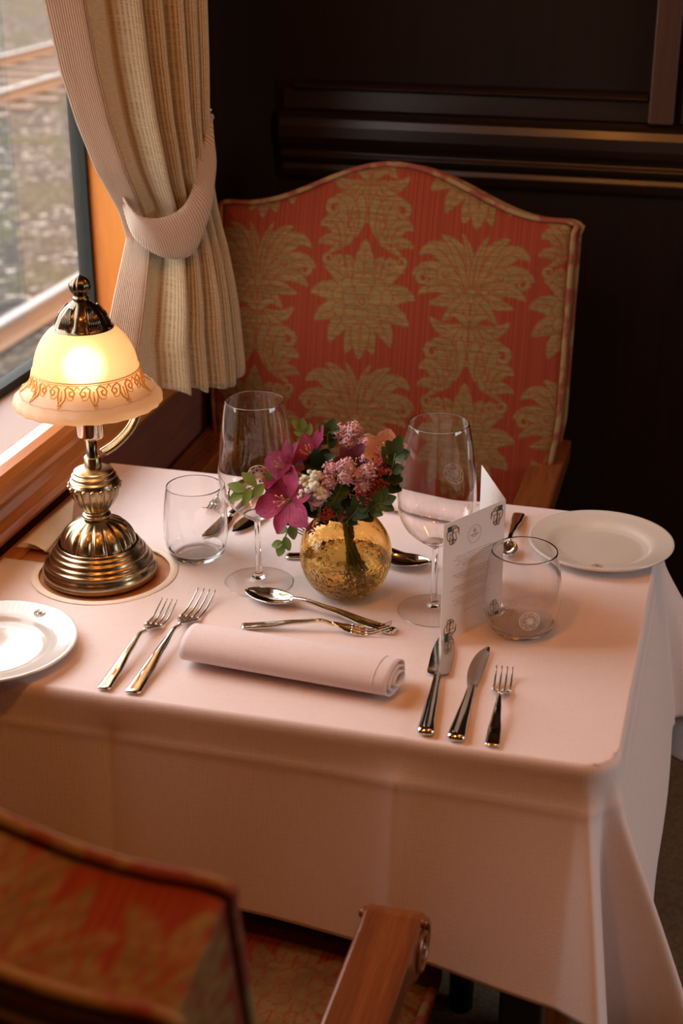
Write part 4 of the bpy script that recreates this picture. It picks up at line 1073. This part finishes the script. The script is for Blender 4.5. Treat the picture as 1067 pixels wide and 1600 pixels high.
def statice(label, pts, m, r=.0022, n=46, name='statice_sprig', R0=.0098):
    if m == 'statice_pink': n = int(n*2.6); r *= .72
    cs = [Vector(p) for p in pts]; c0 = sum(cs, Vector())/len(cs); t = thing(name, label, 'flower', c0); rd = random.Random(len(label))
    b = MB()
    for c in cs:
        b.ball(c-c0, R0*.80, 12, 8)
        for k in range(n):
            v = Vector((rd.gauss(0, 1), rd.gauss(0, 1), rd.gauss(0, 1))).normalized(); p = c-c0+v*R0*(.75+.3*rd.random()); 
            b.ball(p, r*rd.uniform(.6, 1.1), 6, 4, (1, 1, .8))
    b.build('florets', M[m], t)
    b = MB()
    for c in cs: b.tube([c-c0, (c-c0)*.4+Vector((0, 0, -.012)), Vector((0, 0, -.028))], .0008, 5)
    b.build('branchlets', M['stem'], t); add_stem(t, c0+Vector((0, 0, -.027)), .0013); return t
statice('lilac pink frothy sprig at the top middle of the bouquet', [pt(533, 676, 1.405), pt(553, 672, 1.40), pt(545, 690, 1.40)], 'statice_pink', .0022, 40)
statice('lilac pink frothy sprig at the upper right behind the peach bloom', [pt(574, 693, 1.395), pt(585, 706, 1.385), pt(573, 714, 1.38)], 'statice_pink', .0022, 40)
statice('lilac pink frothy sprig in the centre front of the bouquet', [pt(519, 734, 1.355), pt(541, 729, 1.352), pt(513, 752, 1.35), pt(541, 744, 1.35)], 'statice_pink', .0022, 38)
statice('lilac pink frothy sprig right of centre, under the plum bloom', [pt(562, 744, 1.355), pt(576, 737, 1.357), pt(567, 757, 1.355)], 'statice_pink', .0022, 38)
statice('lilac pink frothy sprig at the left between two magenta blooms', [pt(461, 748, 1.358), pt(456, 757, 1.36)], 'statice_pink', .0020, 34)
statice('lilac pink frothy sprig low in front, under the white sprig', [pt(495, 780, 1.345), pt(503, 770, 1.345)], 'statice_pink', .0020, 34)
statice('cream white bobbly sprig front left of the bouquet', [pt(480, 752, 1.345), pt(492, 745, 1.345), pt(476, 771, 1.342), pt(488, 762, 1.338), pt(500, 768, 1.34)], 'statice_white', .0034, 16, 'white_flower_sprig', .0072)
def twig(label, pts, m='coral', n=60, spread=.016):
    cs = [Vector(p) for p in pts]; c0 = cs[0]; t = thing('red_twig_sprig', label, 'twig', c0); rd = random.Random(len(label)+9); b = MB()
    b.tube([tuple(p-c0) for p in cs], .0008, 5)
    for k in range(n):
        q = rd.uniform(.15, 1)*(len(cs)-1); i = min(int(q), len(cs)-2); p = cs[i].lerp(cs[i+1], q-i)-c0
        v = Vector((rd.gauss(0, 1), rd.gauss(0, .5), rd.gauss(.2, 1))).normalized()*rd.uniform(.25, 1)*spread
        b.tube([p, p+v*.6, p+v+Vector((0, 0, .002))], .0005, 4); 
        for j in range(4):
            pp = p+v*(.4+.2*j); b.ball(pp+Vector((rd.gauss(0, .001), rd.gauss(0, .001), rd.gauss(0, .001))), .0012, 5, 4)
    b.build('twigs', M[m], t); add_stem(t, c0, .001, 'coral'); return t
twig('coral red feathery twig on the right side of the bouquet', [pt(572, 790, 1.36), pt(583, 765, 1.358), pt(592, 740, 1.36), pt(598, 715, 1.365)], n=85, spread=.015)
twig('coral red twig arching low over the front of the vase rim', [pt(540, 800, 1.36), pt(545, 806, 1.352), pt(520, 806, 1.348), pt(500, 803, 1.346)], n=34, spread=.012)
twig('coral red twig sticking out left below the big magenta bloom', [pt(505, 815, 1.36), pt(492, 822, 1.352), pt(480, 829, 1.35), pt(488, 815, 1.35)], n=14, spread=.008)
def leafy(label, pts, sz=.012, w_=.0045, m='leaf', n=10, seed=1, per=None):
    cs = [Vector(p) for p in pts]; c0 = cs[0]; t = thing('leafy_sprig', label, 'foliage', c0); rd = random.Random(seed)
    b = MB(); b.tube([tuple(p-c0) for p in cs], .0007, 5); b.build('twig', M['stem'], t)
    sm_ = [Vector(p) for p in smoothprof([tuple(p) for p in cs], n)]; lf = MB()
    for i, p in enumerate(sm_[1:]):
        tg = (p-sm_[i]).normalized(); side = 1 if i % 2 else -1
        o = Vector((rd.uniform(-.3, .3), rd.uniform(-.5, .2), rd.uniform(-.2, .3))); sd = tg.cross(Vector((0, -1, .3))).normalized()*side
        blade_(lf, p-c0, tg*.7+sd*.8+o*.4, Vector((.1, -.8, .5))+o*.6, sz*rd.uniform(.8, 1.15), w_*rd.uniform(.85, 1.1), .35, .15, 5, 8, .85)
    blade_(lf, sm_[-1]-c0, (sm_[-1]-sm_[-2]), Vector((.1, -.8, .5)), sz*1.1, w_, .25, .15, 5, 8, .85)
    lf.build('leaves', M[m], t); add_stem(t, c0, .0012); return t
leafy('light green sprig hanging down left of the vase', [pt(475, 795, 1.365), pt(462, 812, 1.352), pt(450, 828, 1.350), pt(442, 848, 1.350)], .017, .0052, 'leaf_light', 7, 2)
leafy('light green sprig reaching left across the wine glass', [pt(450, 765, 1.368), pt(425, 757, 1.352), pt(400, 758, 1.346), pt(384, 766, 1.342)], .020, .0052, 'leaf_light', 5, 3)
leafy('green sprig at the top of the bouquet beside the lilac sprig', [pt(520, 720, 1.40), pt(514, 700, 1.40), pt(511, 684, 1.40), pt(514, 674, 1.40)], .014, .0055, 'leaf', 8, 4)
leafy('green sprig at the right edge of the bouquet, touching the wine glass', [pt(590, 770, 1.375), pt(605, 752, 1.37), pt(612, 735, 1.365), pt(618, 708, 1.36)], .019, .0065, 'leaf', 11, 5)
leafy('green sprig low on the right of the vase rim', [pt(560, 808, 1.365), pt(574, 800, 1.352), pt(585, 790, 1.35), pt(596, 785, 1.35)], .015, .0058, 'leaf', 9, 6)
leafy('dark green sprig low on the left of the vase rim', [pt(520, 812, 1.365), pt(505, 806, 1.352), pt(496, 797, 1.35), pt(488, 792, 1.35)], .014, .0055, 'leaf_dark', 8, 7)
leafy('dark green foliage filling the centre of the bouquet', [pt(540, 815, 1.37), pt(535, 795, 1.365), pt(530, 775, 1.37), pt(538, 755, 1.375)], .022, .0070, 'leaf_dark', 16, 8)
leafy('dark green foliage at the right centre of the bouquet', [pt(548, 812, 1.378), pt(560, 790, 1.38), pt(572, 770, 1.385), pt(590, 745, 1.39)], .022, .0070, 'leaf_dark', 16, 9)
leafy('dark green leaves under the upper left magenta bloom', [pt(528, 800, 1.39), pt(515, 770, 1.385), pt(505, 745, 1.375), pt(500, 730, 1.368)], .024, .0080, 'leaf_dark', 12, 10)
leafy('pale green leaf tip behind the upper left magenta bloom', [pt(500, 720, 1.41), pt(490, 700, 1.41), pt(480, 682, 1.41), pt(472, 672, 1.41)], .014, .0050, 'leaf_light', 3, 11)

leafy('dark green leaves hanging over the front of the vase rim', [pt(540, 818, 1.362), pt(548, 808, 1.350), pt(556, 800, 1.345), pt(560, 792, 1.345)], .013, .0050, 'leaf_dark', 10, 12)
leafy('green leaves between the white sprig and the coral twigs', [pt(530, 815, 1.365), pt(524, 798, 1.352), pt(520, 785, 1.348), pt(530, 768, 1.350)], .015, .0050, 'leaf', 12, 13)
leafy('short green leaves behind the peach bloom at the right', [pt(590, 745, 1.40), pt(600, 725, 1.405), pt(612, 705, 1.405), pt(620, 695, 1.40)], .014, .0055, 'leaf', 7, 14)
twig('coral red twig in the lower right of the bouquet above the rim', [pt(560, 805, 1.36), pt(560, 790, 1.352), pt(567, 776, 1.350), pt(556, 768, 1.350)], n=50, spread=.012)

# ------------------------------------------------------------ curtain
def edge(pl):
    L_ = [atx(x, y, X) for x, y, X in pl]; L_.sort(key=lambda p: p.z); return [p.z for p in L_], [p.y for p in L_], [p.x for p in L_]
LE = edge([(52, -60, -.790), (70, 0, -.790), (95, 110, -.788), (120, 190, -.782), (150, 265, -.772), (186, 330, -.765), (198, 372, -.762), (184, 440, -.758), (172, 500, -.755), (160, 560, -.755)])
RE = edge([(316, -60, -.685), (318, 0, -.685), (321, 90, -.685), (322, 180, -.685), (326, 260, -.685), (338, 320, -.680), (352, 380, -.675), (366, 470, -.668), (376, 560, -.662)])
def ctl(s, z):
    yl = interp(z, LE[0], LE[1]); xl = interp(z, LE[0], LE[2]); yr = interp(z, RE[0], RE[1]); xr = interp(z, RE[0], RE[2])
    zt = 1.055
    tight = math.exp(-((z-zt)/.07)**2)
    # folds run continuously; amplitude shrinks at the tie
    amp = .0175*(1-.45*tight)
    up_ = z > zt
    bow = .022*math.sin(PI*s)**.8
    s2 = s
    ph = 2*PI*(5.2*s**1.15)+.9+(z-zt)*1.2
    bd = (-.03, .33, .49, .62, .75, .88, 1.03); am = (.55, 1.1, 1.0, 1.15, .95, .8); fi = 0
    while fi < 5 and s > bd[fi+1]: fi += 1
    fq = (s-bd[fi])/(bd[fi+1]-bd[fi]); fold = am[fi]*(2*math.sin(PI*fq)**.75)-.9
    env = min(1, max(.3, s/.15))
    dxx, dyy = xr-xl, yr-yl; dl = math.hypot(dxx, dyy); off = bow+amp*env*fold
    x = xl*(1-s)+xr*s+off*dyy/dl
    y = yl*(1-s2)+yr*s2-off*dxx/dl
    return Vector((x, y, z))
cur = thing('curtain', 'heavy beige ribbed curtain gathered by a tieback beside the window', 'curtain', (-.74, 1.85, .8))
cz = Vector((-.74, 1.85, .8))
def zbot(s): return interp(s, [0, .25, .45, .62, .72, .80, 1], [.875, .862, .850, .840, .835, .828, .835])+.003*math.sin(s*40)
b = MB(); b.grid(260, 120, lambda a, c: ctl(a, zbot(a)+(2.0-zbot(a))*c**1.25)-cz if False else ctl(a, zbot(a)+(1.9-zbot(a))*c)-cz, uvfn=lambda a, c: (a, c*2))
o = b.build('curtain_panel', M['curtain'], cur); s = o.modifiers.new('s', 'SOLIDIFY'); s.thickness = .0025
b = MB(); b.tube([ctl(.17, zbot(.17)+(1.9-zbot(.17))*k/80)-cz+Vector((.002, -.0008, 0)) for k in range(81)], .0011, 6); b.build('seam', M['seam'], cur)
# tieback
up_e = [(327, 176), (318, 222), (306, 252), (302, 292), (286, 324), (254, 340), (218, 338), (198, 322), (186, 300)]
lo_e = [(328, 180), (338, 244), (336, 284), (330, 328), (307, 390), (279, 405), (246, 399), (208, 370), (190, 318)]
Xs = [-.733, -.705, -.692, -.680, -.664, -.660, -.664, -.690, -.735]
_a = Vector((interp(1.05, LE[0], LE[2]), interp(1.05, LE[0], LE[1]), 1.05)); _b = Vector((interp(1.05, RE[0], RE[2]), interp(1.05, RE[0], RE[1]), 1.05))
_n = Vector((_b.y-_a.y, -(_b.x-_a.x), 0)).normalized()
def atp(x, y, off):
    d = ray(x, y); p0_ = _a+_n*off; return tuple(CAM+d*((p0_-CAM).dot(_n)/d.dot(_n)))
Os = [.008, .026, .036, .044, .050, .050, .046, .030, .006]
UE = [atp(x, y, o_) for (x, y), o_ in zip(up_e, Os)]; LO = [atp(x, y, o_+.003) for (x, y), o_ in zip(lo_e, Os)]
us_, ls_ = smoothprof(UE, 64), smoothprof(LO, 64)
tbk = thing('curtain_tieback', 'pinkish ribbed fabric tieback looped round the curtain', 'tieback', us_[0])
b = MB(); n = len(us_); o0 = Vector(us_[0])
b.grid(n, 9, lambda a, c: Vector(us_[min(int(a*(n-1)+.5), n-1)]).lerp(Vector(ls_[min(int(a*(n-1)+.5), n-1)]), c)+Vector((.004*math.sin(PI*c), 0, 0))-o0, uvfn=lambda a, c: (a*2.2, c))
o = b.build('band', M['tieback'], tbk); s = o.modifiers.new('s', 'SOLIDIFY'); s.thickness = .003
b = MB(); p0 = Vector(us_[0]); b.tube([Vector((-.80, p0.y+.03, p0.z))-p0, Vector((-.77, p0.y+.015, p0.z-.004))-p0, Vector((0, 0, 0)), Vector((.003, -.004, .006))], .003, 8); b.build('hook', M['brass'], tbk)

# ------------------------------------------------------------ groups for the repeats
GR = {'side_plate': 'side plates on the table', 'wine_glass': 'wine glasses on the table', 'water_tumbler': 'stemless tumblers on the table', 'rolled_napkin': 'rolled napkins on the table',
      'fork': 'forks laid on the tablecloth', 'knife': 'knives laid on the tablecloth', 'spoon': 'spoons laid on the tablecloth', 'alstroemeria': 'lily-like blooms in the vase',
      'statice_sprig': 'lilac frothy sprigs in the vase', 'leafy_sprig': 'leafy sprigs in the vase', 'red_twig_sprig': 'coral red twigs in the vase', 'armchair': 'damask armchairs at the table', 'railway_track': 'railway tracks outside the window'}
for o in list(bpy.data.objects):
    if o.parent is None and o.name.split('.')[0] in GR: o['group'] = GR[o.name.split('.')[0]]
